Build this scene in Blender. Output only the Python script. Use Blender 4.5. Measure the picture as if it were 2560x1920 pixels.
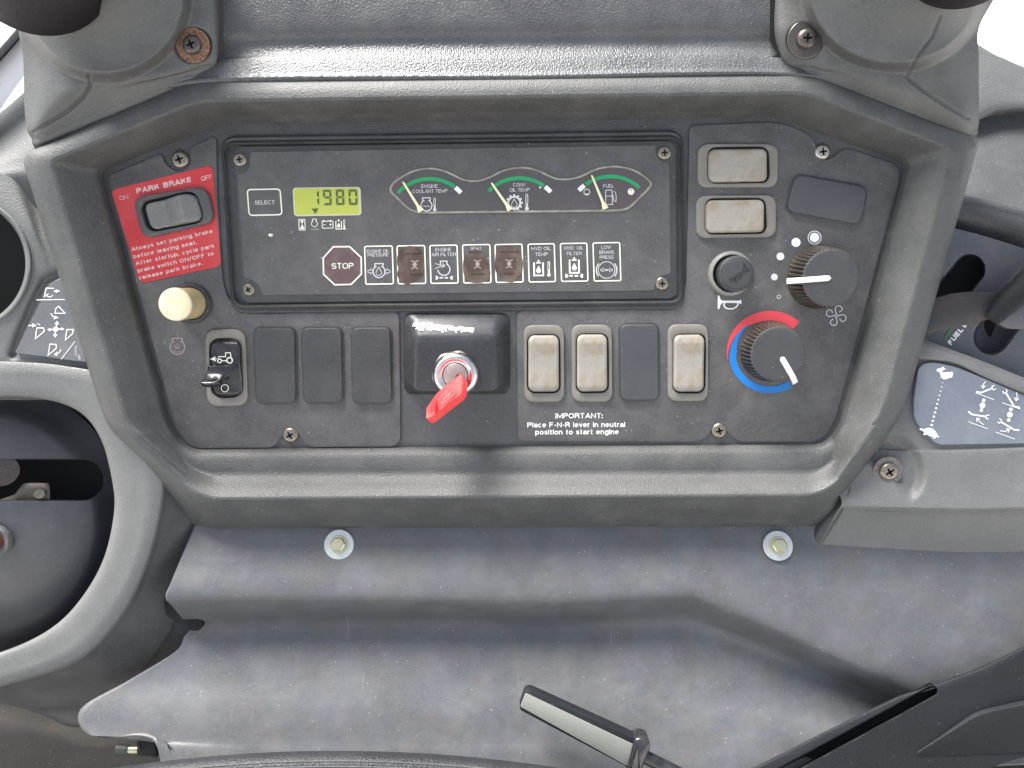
import bpy, bmesh, math, random
from mathutils import Matrix, Vector
random.seed(7)
R = math.radians
for o in list(bpy.data.objects): bpy.data.objects.remove(o)
SC = bpy.context.scene
COL = SC.collection
# ---------------------------------------------------------------- camera, world, sun, exposure
S = 0.00025            # metres per photo pixel on the panel plane
DIST = 2000.0          # camera distance = focal length, in pixels
T = R(8.5)             # the camera stands a little above the panel's normal
PITCH = 40             # it looks down this much
A = R(90 - PITCH) + T
W = Matrix.Translation((0, 0, 1.6)) @ Matrix.Rotation(A, 4, 'X')
st, ct = math.sin(T), math.cos(T)
cam = bpy.data.cameras.new('camera'); cam.sensor_width = 36; cam.lens = 36*DIST/2560
cam.clip_start = 0.02; cam.clip_end = 500
camo = bpy.data.objects.new('camera', cam); COL.objects.link(camo)
M = Matrix(((1, 0, 0, 0), (0, ct, st, DIST*st*S), (0, -st, ct, DIST*ct*S), (0, 0, 0, 1)))
camo.matrix_world = W @ M
SC.camera = camo
world = bpy.data.worlds.new('World'); SC.world = world; world.use_nodes = True
nt = world.node_tree; bg = nt.nodes['Background']
sky = nt.nodes.new('ShaderNodeTexSky'); sky.sky_type = 'NISHITA'; sky.sun_disc = False
SUNV = Vector((-0.36, 0.34, 0.87)).normalized()      # towards the sun
sky.sun_elevation = math.asin(SUNV.z); sky.sun_rotation = math.atan2(SUNV.x, SUNV.y)
sky.air_density = 1.0; sky.dust_density = 3.0; sky.ozone_density = 0.6
hs = nt.nodes.new('ShaderNodeHueSaturation'); hs.inputs['Saturation'].default_value = 0.45      # pale, thinly overcast sky
nt.links.new(sky.outputs[0], hs.inputs['Color']); nt.links.new(hs.outputs[0], bg.inputs[0]); bg.inputs[1].default_value = 0.065
sl = bpy.data.lights.new('sun', 'SUN'); sl.energy = 2.9; sl.angle = R(30); sl.color = (1.0, 0.975, 0.94)
so = bpy.data.objects.new('sun', sl); COL.objects.link(so)
so.rotation_euler = (-SUNV).to_track_quat('-Z', 'Y').to_euler()
so.location = (0, 0, 5)
SC.view_settings.view_transform = 'Standard'; SC.view_settings.look = 'None'
SC.view_settings.exposure = 2.2; SC.view_settings.gamma = 1.0
SC.render.resolution_x = 1024; SC.render.resolution_y = 768

# ---------------------------------------------------------------- helpers
def P(x, y, h=0.0):
    """photo pixel -> point at height h (px) above the fascia, panel frame, metres"""
    dx = x-1280; b = 960-y
    d = (dx, -DIST*st + b*ct, -DIST*ct - b*st)
    t = (h - DIST*ct)/d[2]
    return Vector((t*d[0]*S, (DIST*st + t*d[1])*S, h*S))
def XY(x, y, h):
    p = P(x, y, h); return (p.x/S, p.y/S)
def V(X, Y, h): return Vector((X*S, Y*S, h*S))
ORG = {}
ROOTS = []
def props(o, label=None, cat=None, group=None, kind=None):
    if label: o['label'] = label
    if cat: o['category'] = cat
    if group: o['group'] = group
    if kind: o['kind'] = kind
def thing(name, label, cat, at, group=None):
    o = bpy.data.objects.new(name, None); COL.objects.link(o)
    o.empty_display_size = .01
    p = P(*at); o.location = p; ORG[o.name] = p; ROOTS.append(o)
    props(o, label, cat, group); return o
def mk(name, vs, fs, mat, parent=None, smooth=True, ang=35, bevel=0, bseg=2, fix=True, label=None, cat=None, group=None, kind=None, mods=None):
    """mesh object from points in the panel frame (metres)"""
    if parent is not None: org = ORG[parent.name]
    else:
        org = Vector((0, 0, 0))
        for v in vs: org += v
        org /= len(vs)
    me = bpy.data.meshes.new(name)
    me.from_pydata([tuple(v-org) for v in vs], [], fs)
    if fix:
        bm = bmesh.new(); bm.from_mesh(me)
        bmesh.ops.remove_doubles(bm, verts=bm.verts, dist=1e-7)
        bmesh.ops.recalc_face_normals(bm, faces=bm.faces)
        bm.to_mesh(me); bm.free()
    me.materials.append(mat)
    if smooth:
        me.shade_smooth()
        me.set_sharp_from_angle(angle=R(ang))
    o = bpy.data.objects.new(name, me); COL.objects.link(o)
    if parent is not None:
        o.parent = parent
    else:
        o.location = org; ROOTS.append(o)
    ORG[o.name] = org
    if bevel:
        m = o.modifiers.new('bevel', 'BEVEL'); m.width = bevel*S; m.segments = bseg; m.limit_method = 'ANGLE'; m.angle_limit = R(25)
        m.harden_normals = False
    props(o, label, cat, group, kind)
    return o
def inst(name, me, parent, at, rot=0, scale=1, label=None):
    """shared mesh placed on the panel as a part"""
    o = bpy.data.objects.new(name, me); COL.objects.link(o); o.parent = parent
    p = P(*at); o.location = p - ORG[parent.name]; o.rotation_euler = (0, 0, rot)
    o.scale = (scale,)*3
    ORG[o.name] = p
    if label: o['label'] = label
    return o
def rpoly(pts, r, n=6):
    out = []; N = len(pts)
    rr = r if isinstance(r, (list, tuple)) else [r]*N
    for i in range(N):
        p0 = Vector(pts[i-1]); p = Vector(pts[i]); p1 = Vector(pts[(i+1) % N])
        a = (p0-p); b = (p1-p)
        d = min(rr[i], a.length*.49, b.length*.49)
        a = p + a.normalized()*d; b = p + b.normalized()*d
        for k in range(n+1):
            t = k/n
            # closer to a circular arc than a plain quadratic
            w = 0.75
            q = (a*(1-t)**2 + p*(2*w*t*(1-t)) + b*t*t) / ((1-t)**2 + 2*w*t*(1-t) + t*t)
            out.append((q.x, q.y))
    return out
def circ(cx, cy, r, n=40, a0=0):
    return [(cx+r*math.cos(a0+2*math.pi*k/n), cy+r*math.sin(a0+2*math.pi*k/n)) for k in range(n)]
def area(p): return sum(p[i-1][0]*p[i][1]-p[i][0]*p[i-1][1] for i in range(len(p)))/2
def inset(p, d):
    N = len(p); s = 1 if area(p) > 0 else -1; out = []
    for i in range(N):
        a = Vector(p[i-1]); b = Vector(p[(i+1) % N]); t = (b-a)
        if t.length < 1e-9: out.append(p[i]); continue
        t.normalize(); n = Vector((-t.y, t.x))*s
        out.append((p[i][0]+n.x*d, p[i][1]+n.y*d))
    return out
def loft(rings, cap0=False, cap1=True, closed=True):
    """rings: lists of Vectors; returns verts, faces"""
    vs = []; fs = []; n = len(rings[0])
    for r in rings: vs += r
    for k in range(len(rings)-1):
        a = k*n; b = a+n
        for i in range(n if closed else n-1):
            j = (i+1) % n
            fs.append((a+i, a+j, b+j, b+i))
    if cap0: fs.append(tuple(range(n))[::-1])
    if cap1: fs.append(tuple(range((len(rings)-1)*n, len(rings)*n)))
    return vs, fs
def RX(poly, h): return [V(x, y, h) for x, y in poly]          # panel-frame ring
def RP(poly, h): return [P(x, y, h) for x, y in poly]          # photo-pixel ring
def toXY(poly, h): return [XY(x, y, h) for x, y in poly]
def merge(*parts):
    vs = []; fs = []
    for v, f in parts:
        k = len(vs); vs += v; fs += [tuple(i+k for i in q) for q in f]
    return vs, fs
def slab(poly, h0, h1, r=2.0, seg=3):
    """poly in panel XY -> plate with a rounded upper edge"""
    rings = [RX(poly, h0), RX(poly, h1-r)]
    for k in range(1, seg+1):
        a = math.pi/2*k/seg
        rings.append(RX(inset(poly, r*(1-math.cos(a))), h1-r+r*math.sin(a)))
    return loft(rings, cap0=False, cap1=True)
def lathe(cx, cy, prof, n=48, cap=True):
    """prof: (radius, height) in panel px around panel XY centre"""
    rings = [RX(circ(cx, cy, max(r, 0.01), n), h) for r, h in prof]
    return loft(rings, cap0=False, cap1=cap)
def cr(p0, p1, p2, p3, t):
    return 0.5*((2*p1)+(p2-p0)*t+(2*p0-5*p1+4*p2-p3)*t*t+(3*p1-p0-3*p2+p3)*t*t*t)
def resample(pts, n, mode='cr'):
    m = len(pts)-1; out = []
    for k in range(n):
        u = k/(n-1)*m; i = min(int(u), m-1); t = u-i
        p1, p2 = pts[i], pts[i+1]
        if mode == 'lin': out.append(p1*(1-t)+p2*t)
        else:
            p0 = pts[i-1] if i > 0 else p1*2-p2
            p3 = pts[i+2] if i+2 <= m else p2*2-p1
            out.append(cr(p0, p1, p2, p3, t))
    return out
def patch(rows, nu, nv, mu='cr', mv='cr', dh=None, keep=None):
    """rows of (x,y,h) in photo px; dh(x,y) adds height"""
    g = [resample([Vector(p) for p in r], nu, mu) for r in rows]
    cols = [resample([g[j][i] for j in range(len(g))], nv, mv) for i in range(nu)]
    px = [[cols[i][j] for i in range(nu)] for j in range(nv)]
    vs = []
    for j in range(nv):
        for i in range(nu):
            x, y, h = px[j][i]
            if dh: h += dh(x, y)
            vs.append(P(x, y, h))
    fs = []
    for j in range(nv-1):
        for i in range(nu-1):
            if keep and not keep(px[j][i].x, px[j][i].y): continue
            fs.append((j*nu+i, j*nu+i+1, (j+1)*nu+i+1, (j+1)*nu+i))
    return vs, fs
def sst(a, b, x):
    t = max(0, min(1, (x-a)/(b-a))); return t*t*(3-2*t)
def inside(poly, x, y):
    c = False
    for i in range(len(poly)):
        x0, y0 = poly[i-1]; x1, y1 = poly[i]
        if (y0 > y) != (y1 > y) and x < (x1-x0)*(y-y0)/(y1-y0)+x0: c = not c
    return c
CREST = [(104,399),(488,238),(2024,217),(2400,366),(2220,1030),(2063,1224),(505,1235),(306,1063)]
def segd(x, y, pl):
    best = 1e9
    for (x0, y0), (x1, y1) in zip(pl, pl[1:]):
        dx, dy = x1-x0, y1-y0; L = dx*dx+dy*dy
        t = max(0, min(1, ((x-x0)*dx+(y-y0)*dy)/L)) if L else 0
        best = min(best, math.hypot(x-x0-dx*t, y-y0-dy*t))
    return best
def solid(o, t):
    m = o.modifiers.new('thickness', 'SOLIDIFY'); m.thickness = t*S; m.offset = -1; return o

class Ink:
    """flat print on a surface at height h, in photo pixels"""
    def __init__(s, h): s.h = h; s.v = []; s.f = []; s.k = 0
    def nx(s): s.k += 1; return s.h + s.k*0.02
    def poly(s, pts):
        h = s.nx(); k = len(s.v); s.v += [P(x, y, h) for x, y in pts]; s.f.append(tuple(range(k, k+len(pts)))); return s
    def strip(s, A_, B_, closed=False):
        h = s.nx(); k = len(s.v); n = len(A_)
        s.v += [P(x, y, h) for x, y in A_] + [P(x, y, h) for x, y in B_]
        for i in range(n if closed else n-1):
            j = (i+1) % n; s.f.append((k+i, k+j, k+n+j, k+n+i))
        return s
    def line(s, pts, w, closed=False):
        n = len(pts); A_ = []; B_ = []
        w1 = w if isinstance(w, (list, tuple)) else [w]*n
        for i in range(n):
            p = Vector(pts[i])
            a = Vector(pts[i-1]) if (i > 0 or closed) else None
            b = Vector(pts[(i+1) % n]) if (i < n-1 or closed) else None
            t1 = (p-a).normalized() if a is not None else None
            t2 = (b-p).normalized() if b is not None else None
            if t1 is None: t1 = t2
            if t2 is None: t2 = t1
            t = t1+t2
            if t.length < .2: t = t1
            t.normalize(); m = Vector((-t.y, t.x)); c = max(.45, abs(m.dot(Vector((-t1.y, t1.x)))))
            hw = w1[i]/2/c
            A_.append((p.x+m.x*hw, p.y+m.y*hw)); B_.append((p.x-m.x*hw, p.y-m.y*hw))
        return s.strip(A_, B_, closed)
    def disc(s, x, y, r, n=20): return s.poly(circ(x, y, r, n))
    def ring(s, x, y, r, w, n=28): return s.line(circ(x, y, r, n), w, True)
    def arc(s, x, y, r, w, a0, a1, n=20):
        pts = [(x+r*math.cos(R(a0+(a1-a0)*k/n)), y+r*math.sin(R(a0+(a1-a0)*k/n))) for k in range(n+1)]
        if isinstance(w, (list, tuple)): w = [w[0]+(w[1]-w[0])*k/n for k in range(n+1)]
        return s.line(pts, w)
    def box(s, pts, r, w): return s.line(rpoly(pts, r, 4), w, True)
    def make(s, name, mat, parent, **k): return mk(name, s.v, s.f, mat, parent, smooth=False, fix=False, **k)
# grotesque stroke alphabet: width, strokes; ('a', cx, cy, rx, ry, from, to) is an arc; cap height 1
E_ = lambda cx, cy, rx_, ry_: [('a', cx, cy, rx_, ry_, 0, 360)]
GL = {
 'A': (.68, [[(0,0),(.34,1),(.68,0)], [(.11,.3),(.57,.3)]]), 'B': (.62, [[(0,.52),(0,1),(.34,1),('a',.34,.76,.24,.24,90,-90),(0,.52)], [(0,.52),(0,0),(.34,0),('a',.34,.26,.27,.26,-90,90)]]),
 'C': (.68, [[('a',.36,.5,.36,.5,45,315)]]), 'D': (.64, [[(.28,0),(0,0),(0,1),(.28,1),('a',.28,.5,.36,.5,90,-90)]]),
 'E': (.55, [[(.54,1),(0,1),(0,0),(.55,0)], [(0,.52),(.5,.52)]]), 'F': (.52, [[(.52,1),(0,1),(0,0)], [(0,.5),(.45,.5)]]),
 'G': (.72, [[('a',.36,.5,.36,.5,45,350),(.72,.47),(.4,.47)], [(.72,.4),(.72,0)]]), 'H': (.62, [[(0,0),(0,1)], [(.62,0),(.62,1)], [(0,.52),(.62,.52)]]),
 'I': (0, [[(0,0),(0,1)]]), 'K': (.6, [[(0,0),(0,1)], [(.58,1),(0,.38)], [(.2,.6),(.62,0)]]), 'L': (.48, [[(0,1),(0,0),(.5,0)]]),
 'M': (.76, [[(0,0),(0,1),(.38,.1),(.76,1),(.76,0)]]), 'N': (.62, [[(0,0),(0,1),(.62,0),(.62,1)]]), 'O': (.74, [E_(.37,.5,.37,.5)]),
 'P': (.6, [[(0,0),(0,1),(.34,1),('a',.34,.74,.26,.26,90,-90),(0,.48)]]), 'R': (.62, [[(0,0),(0,1),(.34,1),('a',.34,.75,.26,.25,90,-90),(0,.5)], [(.34,.5),(.54,.38),(.58,.14),(.62,0)]]),
 'S': (.6, [[('a',.3,.745,.27,.255,20,235),('a',.3,.265,.3,.265,55,-155)]]), 'T': (.6, [[(0,1),(.6,1)], [(.3,1),(.3,0)]]),
 'U': (.6, [[(0,1),(0,.3),('a',.3,.3,.3,.3,180,360),(.6,1)]]), 'V': (.62, [[(0,1),(.31,0),(.62,1)]]), 'W': (.9, [[(0,1),(.22,0),(.45,.95),(.68,0),(.9,1)]]),
 'Y': (.6, [[(0,1),(.3,.45),(.6,1)], [(.3,.45),(.3,0)]]),
 'a': (.46, [[('a',.23,.51,.21,.21,160,0),(.44,.1),(.48,0)], [(.44,.42),(.2,.39),('a',.19,.195,.19,.195,90,270),(.32,.03),(.44,.17)]]),
 'b': (.48, [[(0,1),(0,0)], E_(.24,.36,.24,.36)]), 'c': (.46, [[('a',.24,.36,.24,.36,50,310)]]), 'd': (.48, [[(.48,1),(.48,0)], E_(.24,.36,.24,.36)]),
 'e': (.48, [[(.03,.37),(.48,.37),('a',.24,.36,.24,.36,2,312)]]), 'f': (.26, [[(.28,.99),('a',.22,.85,.12,.14,90,180),(.10,0)], [(0,.71),(.26,.71)]]),
 'g': (.48, [[(.48,.72),(.48,-.05),('a',.24,-.05,.24,.21,0,-150)], E_(.24,.36,.24,.36)]), 'h': (.44, [[(0,1),(0,0)], [('a',.22,.48,.22,.24,180,0),(.44,0)]]),
 'i': (0, [[(0,0),(0,.72)], [(0,.87),(0,1)]]), 'k': (.44, [[(0,0),(0,1)], [(.42,.72),(0,.28)], [(.15,.42),(.46,0)]]), 'l': (0, [[(0,0),(0,1)]]),
 'm': (.76, [[(0,0),(0,.72)], [('a',.19,.5,.19,.22,180,0),(.38,0)], [('a',.57,.5,.19,.22,180,0),(.76,0)]]), 'n': (.44, [[(0,0),(0,.72)], [('a',.22,.48,.22,.24,180,0),(.44,0)]]),
 'o': (.5, [E_(.25,.36,.25,.36)]), 'p': (.48, [[(0,.72),(0,-.27)], E_(.24,.36,.24,.36)]), 'r': (.24, [[(0,0),(0,.72)], [('a',.26,.42,.26,.3,180,90)]]),
 's': (.4, [[('a',.2,.53,.18,.19,20,235),('a',.2,.19,.2,.19,55,-155)]]), 't': (.27, [[(.12,.94),(.12,.12),('a',.23,.12,.11,.12,180,270),(.28,0)], [(0,.71),(.27,.71)]]),
 'u': (.44, [[(0,.72),(0,.24),('a',.22,.24,.22,.24,180,360)], [(.44,.72),(.44,0)]]), 'v': (.44, [[(0,.72),(.22,0),(.44,.72)]]), 'w': (.7, [[(0,.72),(.17,0),(.35,.7),(.53,0),(.7,.72)]]),
 'y': (.46, [[(0,.72),(.24,.02)], [(.46,.72),(.2,-.2),(.02,-.25)]]), '.': (0, [[(0,-.02),(0,.1)]]), ',': (.02, [[(.03,.1),(-.01,-.14)]]), ':': (0, [[(0,-.02),(0,.1)], [(0,.56),(0,.68)]]),
 '-': (.26, [[(0,.38),(.28,.38)]]), '/': (.3, [[(0,0),(.3,1)]]), ' ': (.20, [])}
def text(txt, p0, p1, cap, h, mat, parent, bold=0.0, name='lettering', hfun=None, sub=None):
    """lettering whose baseline runs from photo px p0 to p1 with cap height cap px"""
    wt = .12 + bold*3.0
    strokes = []; X = wt/2
    for ch in txt:
        w, ss = GL[ch]
        for st_ in ss:
            pl = []
            for e in st_:
                if e[0] == 'a':
                    _, cx, cy, rx_, ry_, a0, a1 = e; n = max(4, int(abs(a1-a0)/22))
                    pl += [(cx+rx_*math.cos(R(a0+(a1-a0)*k/n)), cy+ry_*math.sin(R(a0+(a1-a0)*k/n))) for k in range(n+1)]
                else: pl.append(e)
            closed = len(st_) == 1 and st_[0][0] == 'a' and st_[0][6]-st_[0][5] == 360
            if closed: pl = pl[:-1]
            strokes.append(([(X+a, wt/2+b*(1-wt)) if b >= 0 else (X+a, wt/2+b) for a, b in pl], closed))
        X += w + wt + .055
    tot = X - .055 - wt/2
    d = Vector((p1[0]-p0[0], p1[1]-p0[1])); L_ = d.length; d.normalize(); nn = Vector((d.y, -d.x))
    sx = L_/tot
    ink = Ink(h); ink.k = 0
    for i, (pl, closed) in enumerate(strokes):
        ink.k = (i % 5)
        # ends run half a weight on so that strokes meet squarely
        if not closed:
            a = Vector(pl[0])-Vector(pl[1]); b = Vector(pl[-1])-Vector(pl[-2])
            for v_, ix in ((a, 0), (b, -1)):
                q = abs(v_.normalized().y)*wt/2 if abs(v_.normalized().x) < .5 else (wt*.45 if len(pl) == 2 and False else 0)
                pl[ix] = (pl[ix][0]+v_.normalized().x*q, pl[ix][1]+v_.normalized().y*q)
        # ribbon in glyph space, then map
        n = len(pl); A2 = []; B2 = []
        asp = sx/cap
        for k in range(n):
            p = Vector((pl[k][0]*asp, pl[k][1]))
            pa = Vector((pl[k-1][0]*asp, pl[k-1][1])) if (k or closed) else None
            pb = Vector((pl[(k+1) % n][0]*asp, pl[(k+1) % n][1])) if (k < n-1 or closed) else None
            t1 = (p-pa).normalized() if pa is not None else None; t2 = (pb-p).normalized() if pb is not None else None
            t1 = t1 or t2; t2 = t2 or t1
            tt = t1+t2
            if tt.length < .25: tt = t1
            tt.normalize(); m = Vector((-tt.y, tt.x)); c = max(.5, abs(m.dot(Vector((-t1.y, t1.x)))))
            A2.append(p+m*wt/2/c); B2.append(p-m*wt/2/c)
        f = lambda q: (p0[0]+d.x*q.x*cap+nn.x*q.y*cap, p0[1]+d.y*q.x*cap+nn.y*q.y*cap)
        ink.strip([f(q) for q in A2], [f(q) for q in B2], closed)
    return mk(name, ink.v, ink.f, mat, parent, smooth=False, fix=False)

# ---------------------------------------------------------------- materials
def nodes(name):
    m = bpy.data.materials.new(name); m.use_nodes = True; n = m.node_tree
    return m, n, n.nodes['Principled BSDF']
def plastic(name, base, dust=(0.30, 0.29, 0.27), dustamt=.25, rough=.5, grain=2200, bump=.25, spec=.5,
            tint=None, tintamt=.3, specks=.5, mott=28, coat=0, big=0.0, scr=0.0, roughvar=.12, stain=None, stainamt=0.0):
    m, n, b = nodes(name); L = n.links; N = n.nodes.new
    tc = N('ShaderNodeTexCoord')
    geo = tc.outputs['Object']
    def noise(scale, det=4, ro=.55, vec=None, dist=0):
        t = N('ShaderNodeTexNoise'); t.inputs['Scale'].default_value = scale; t.inputs['Detail'].default_value = det
        t.inputs['Roughness'].default_value = ro; t.inputs['Distortion'].default_value = dist
        L.new(vec or geo, t.inputs['Vector']); return t.outputs['Fac']
    def ramp(f, a, c, lo=0., hi=1.):
        r = N('ShaderNodeMapRange'); r.inputs[1].default_value = a; r.inputs[2].default_value = c
        r.inputs[3].default_value = lo; r.inputs[4].default_value = hi; L.new(f, r.inputs[0]); return r.outputs[0]
    def mixc(f, a, c):
        x = N('ShaderNodeMix'); x.data_type = 'RGBA'
        if isinstance(f, float): x.inputs[0].default_value = f
        else: L.new(f, x.inputs[0])
        for v, i in ((a, 6), (c, 7)):
            if isinstance(v, tuple): x.inputs[i].default_value = (*v, 1)
            else: L.new(v, x.inputs[i])
        return x.outputs[2]
    def mul(a, c):
        x = N('ShaderNodeMath'); x.operation = 'MULTIPLY'
        for i, v in enumerate((a, c)):
            if isinstance(v, float): x.inputs[i].default_value = v
            else: L.new(v, x.inputs[i])
        return x.outputs[0]
    def mx(a, c):
        x = N('ShaderNodeMath'); x.operation = 'MAXIMUM'; L.new(a, x.inputs[0]); L.new(c, x.inputs[1]); return x.outputs[0]
    c = base
    if tint: c = mixc(ramp(noise(mott*.6, 3), .42, .62, 0, tintamt), base, tint)
    mo = ramp(noise(mott, 8, .74, dist=.08), .36, .72, 0, dustamt)
    fi = ramp(noise(700, 6, .8), .46, .74, 0, dustamt*1.2)
    c = mixc(mx(mo, fi), c, dust)
    if stain: c = mixc(ramp(noise(mott*1.7, 6, .65, dist=.3), .49, .66, 0, stainamt), c, stain)
    if specks:
        v = N('ShaderNodeTexVoronoi'); v.inputs['Scale'].default_value = 260; L.new(geo, v.inputs['Vector'])
        sp = ramp(v.outputs['Distance'], .05, .14, 1, 0)
        sp = mul(sp, ramp(noise(120, 2), .48, .66, 0, specks))
        c = mixc(sp, c, (0.5, 0.48, 0.45))
    if scr:
        mp = N('ShaderNodeMapping'); mp.inputs['Rotation'].default_value = (0, 0, .35); mp.inputs['Scale'].default_value = (420, 14, 60)
        L.new(geo, mp.inputs['Vector'])
        sc = ramp(noise(1.0, 2, .5, vec=mp.outputs[0]), .70, .78, 0, scr)
        c = mixc(mul(sc, ramp(noise(22, 2), .5, .65)), c, (.45, .45, .45))
    L.new(c if not isinstance(c, tuple) else mixc(0.0, c, c), b.inputs['Base Color'])
    L.new(ramp(mo, 0, max(dustamt, .01), rough-roughvar/2, rough+roughvar), b.inputs['Roughness'])
    b.inputs['Specular IOR Level'].default_value = spec
    b.inputs['Coat Weight'].default_value = coat; b.inputs['Coat Roughness'].default_value = .12
    if bump:
        bp = N('ShaderNodeBump'); bp.inputs['Strength'].default_value = bump; bp.inputs['Distance'].default_value = .0006
        v = N('ShaderNodeTexVoronoi'); v.inputs['Scale'].default_value = grain; L.new(geo, v.inputs['Vector'])
        ad = N('ShaderNodeMath'); ad.operation = 'ADD'; L.new(v.outputs['Distance'], ad.inputs[0]); L.new(noise(grain*.6, 2), ad.inputs[1])
        L.new(ad.outputs[0], bp.inputs['Height'])
        if big:
            b2 = N('ShaderNodeBump'); b2.inputs['Strength'].default_value = big; b2.inputs['Distance'].default_value = .004
            L.new(noise(30, 2), b2.inputs['Height']); L.new(b2.outputs[0], bp.inputs['Normal'])
        L.new(bp.outputs[0], b.inputs['Normal'])
    return m
def flat(name, col, rough=.5, metal=0, spec=.5, wear=None, wearamt=.4, wscale=400, coat=0, bump=0):
    m, n, b = nodes(name); L = n.links
    b.inputs['Base Color'].default_value = (*col, 1); b.inputs['Roughness'].default_value = rough
    b.inputs['Metallic'].default_value = metal; b.inputs['Specular IOR Level'].default_value = spec
    b.inputs['Coat Weight'].default_value = coat; b.inputs['Coat Roughness'].default_value = .1
    if wear or bump:
        tc = n.nodes.new('ShaderNodeTexCoord'); t = n.nodes.new('ShaderNodeTexNoise'); t.inputs['Scale'].default_value = wscale; t.inputs['Detail'].default_value = 5
        L.new(tc.outputs['Object'], t.inputs['Vector'])
    if wear:
        r = n.nodes.new('ShaderNodeMapRange'); r.inputs[1].default_value = .42; r.inputs[2].default_value = .66; r.inputs[4].default_value = wearamt
        L.new(t.outputs['Fac'], r.inputs[0])
        x = n.nodes.new('ShaderNodeMix'); x.data_type = 'RGBA'; x.inputs[6].default_value = (*col, 1); x.inputs[7].default_value = (*wear, 1)
        L.new(r.outputs[0], x.inputs[0]); L.new(x.outputs[2], b.inputs['Base Color'])
    if bump:
        bp = n.nodes.new('ShaderNodeBump'); bp.inputs['Strength'].default_value = bump; bp.inputs['Distance'].default_value = .0003
        L.new(t.outputs['Fac'], bp.inputs['Height']); L.new(bp.outputs[0], b.inputs['Normal'])
    return m
BR = (0.10, 0.075, 0.05)
m_bezel = plastic('bezel_plastic', (.044, .046, .046), dust=(.25, .25, .245), dustamt=.22, rough=.52, grain=1300, bump=.34, tint=(.054, .052, .050), specks=.4, stain=(.13, .115, .09), stainamt=.12, mott=36)
m_cowl = plastic('cowl_plastic', (.048, .052, .057), dustamt=.16, rough=.33, grain=1000, bump=.40, tint=(.055, .06, .065), specks=.35)
m_hood = plastic('hood_plastic', (.058, .060, .060), dustamt=.22, rough=.55, grain=1300, bump=.3, tint=(.066, .064, .060), specks=.3)
m_back = plastic('backing_plastic', (.045, .046, .052), dustamt=.22, rough=.5, grain=1500, bump=.3, specks=.5, tint=(.05, .045, .045))
m_fasc = plastic('fascia_film', (.055, .054, .057), dustamt=.32, rough=.55, grain=2600, bump=.25, tint=(.052, .044, .046), specks=.6, mott=34)
m_clus = plastic('cluster_plastic', (.030, .030, .033), dustamt=.15, rough=.42, grain=2600, bump=.15, specks=.4)
m_face = plastic('cluster_film', (.062, .062, .063), dustamt=.24, rough=.5, grain=3000, bump=.15, specks=.8, tint=(.062, .055, .057), mott=40)
m_blank = plastic('blank_plastic', (.030, .031, .036), dustamt=.15, rough=.5, grain=1800, bump=.3, specks=.3)
m_blank2 = plastic('blank_smooth_plastic', (.050, .050, .058), dustamt=.08, rough=.45, grain=2600, bump=.12, specks=.1)
m_frame = plastic('switch_frame_plastic', (.17, .16, .14), dust=(.34, .32, .28), dustamt=.3, rough=.5, grain=2600, bump=.1, specks=.1)
m_frameD = plastic('dark_frame_plastic', (.060, .060, .062), dustamt=.2, rough=.42, grain=2600, bump=.1, specks=.1)
m_rock = plastic('rocker_plastic', (.31, .295, .26), dust=(.20, .16, .11), dustamt=.5, rough=.38, grain=3000, bump=.06, specks=.1, mott=60, tint=(.38, .35, .32), stain=(.21, .165, .09), stainamt=.6)
m_rockD = plastic('dark_rocker_plastic', (.15, .15, .148), dustamt=.3, rough=.28, grain=3000, bump=.05, specks=.1, mott=70)
m_gloss = flat('gloss_black', (.014, .014, .018), rough=.18, spec=.6, wear=(.06, .055, .05), wearamt=.5, wscale=120)
m_void = flat('cavity_black', (.006, .006, .006), rough=.9)  # near-black plastic, also painting in the shade inside recesses and gaps
m_boss = plastic('ignition_boss_plastic', (.028, .029, .034), dustamt=.10, rough=.30, grain=900, bump=.05, spec=.3, specks=.3, roughvar=.15)
m_shelf = plastic('shelf_vinyl', (.076, .081, .089), dust=(.32, .33, .35), dustamt=.20, rough=.42, grain=2400, bump=.2, mott=42, specks=.6, tint=(.085, .078, .07), tintamt=.3, scr=.3, stain=(.13, .10, .08), stainamt=.22)
m_side = plastic('side_console_plastic', (.112, .113, .111), dust=(.30, .30, .29), dustamt=.3, rough=.45, grain=1500, bump=.4, specks=.3, mott=18)
m_skirt = plastic('skirt_plastic', (.036, .037, .040), dustamt=.2, rough=.5, grain=1700, bump=.3, specks=.3)
m_dome = plastic('dome_plastic', (.040, .043, .054), dustamt=.14, rough=.38, grain=2000, bump=.15, specks=.2, tint=(.07, .06, .07))
m_black = plastic('black_trim', (.010, .0115, .014), dust=(.12, .13, .14), dustamt=.07, rough=.62, grain=1600, bump=.3, specks=.2, spec=.22)
m_rubber = plastic('black_rubber', (.012, .011, .012), dust=(.08, .07, .07), dustamt=.1, rough=.6, grain=1600, bump=.3, specks=.1, spec=.3)
m_black2 = plastic('black_trim_worn', (.034, .037, .041), dustamt=.16, rough=.5, grain=1600, bump=.3, specks=.5, mott=15)
m_decal = plastic('decal_film', (.13, .145, .18), dust=(.30, .32, .35), dustamt=.42, rough=.34, grain=3000, bump=.05, specks=.6, mott=20)
m_decal2 = plastic('decal_film_grey', (.10, .108, .115), dust=(.3, .3, .3), dustamt=.35, rough=.35, grain=3000, bump=.05, specks=.4, mott=20)
m_plate = plastic('throttle_plate_paint', (.055, .06, .08), dust=(.2, .2, .2), dustamt=.35, rough=.4, grain=2500, bump=.15, specks=.6, mott=22, stain=(.16, .09, .06), stainamt=.4)
m_floor = plastic('floor_mat', (.055, .048, .042), dust=(.16, .14, .12), dustamt=.45, rough=.8, grain=700, bump=.5, specks=.5, mott=12)
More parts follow.
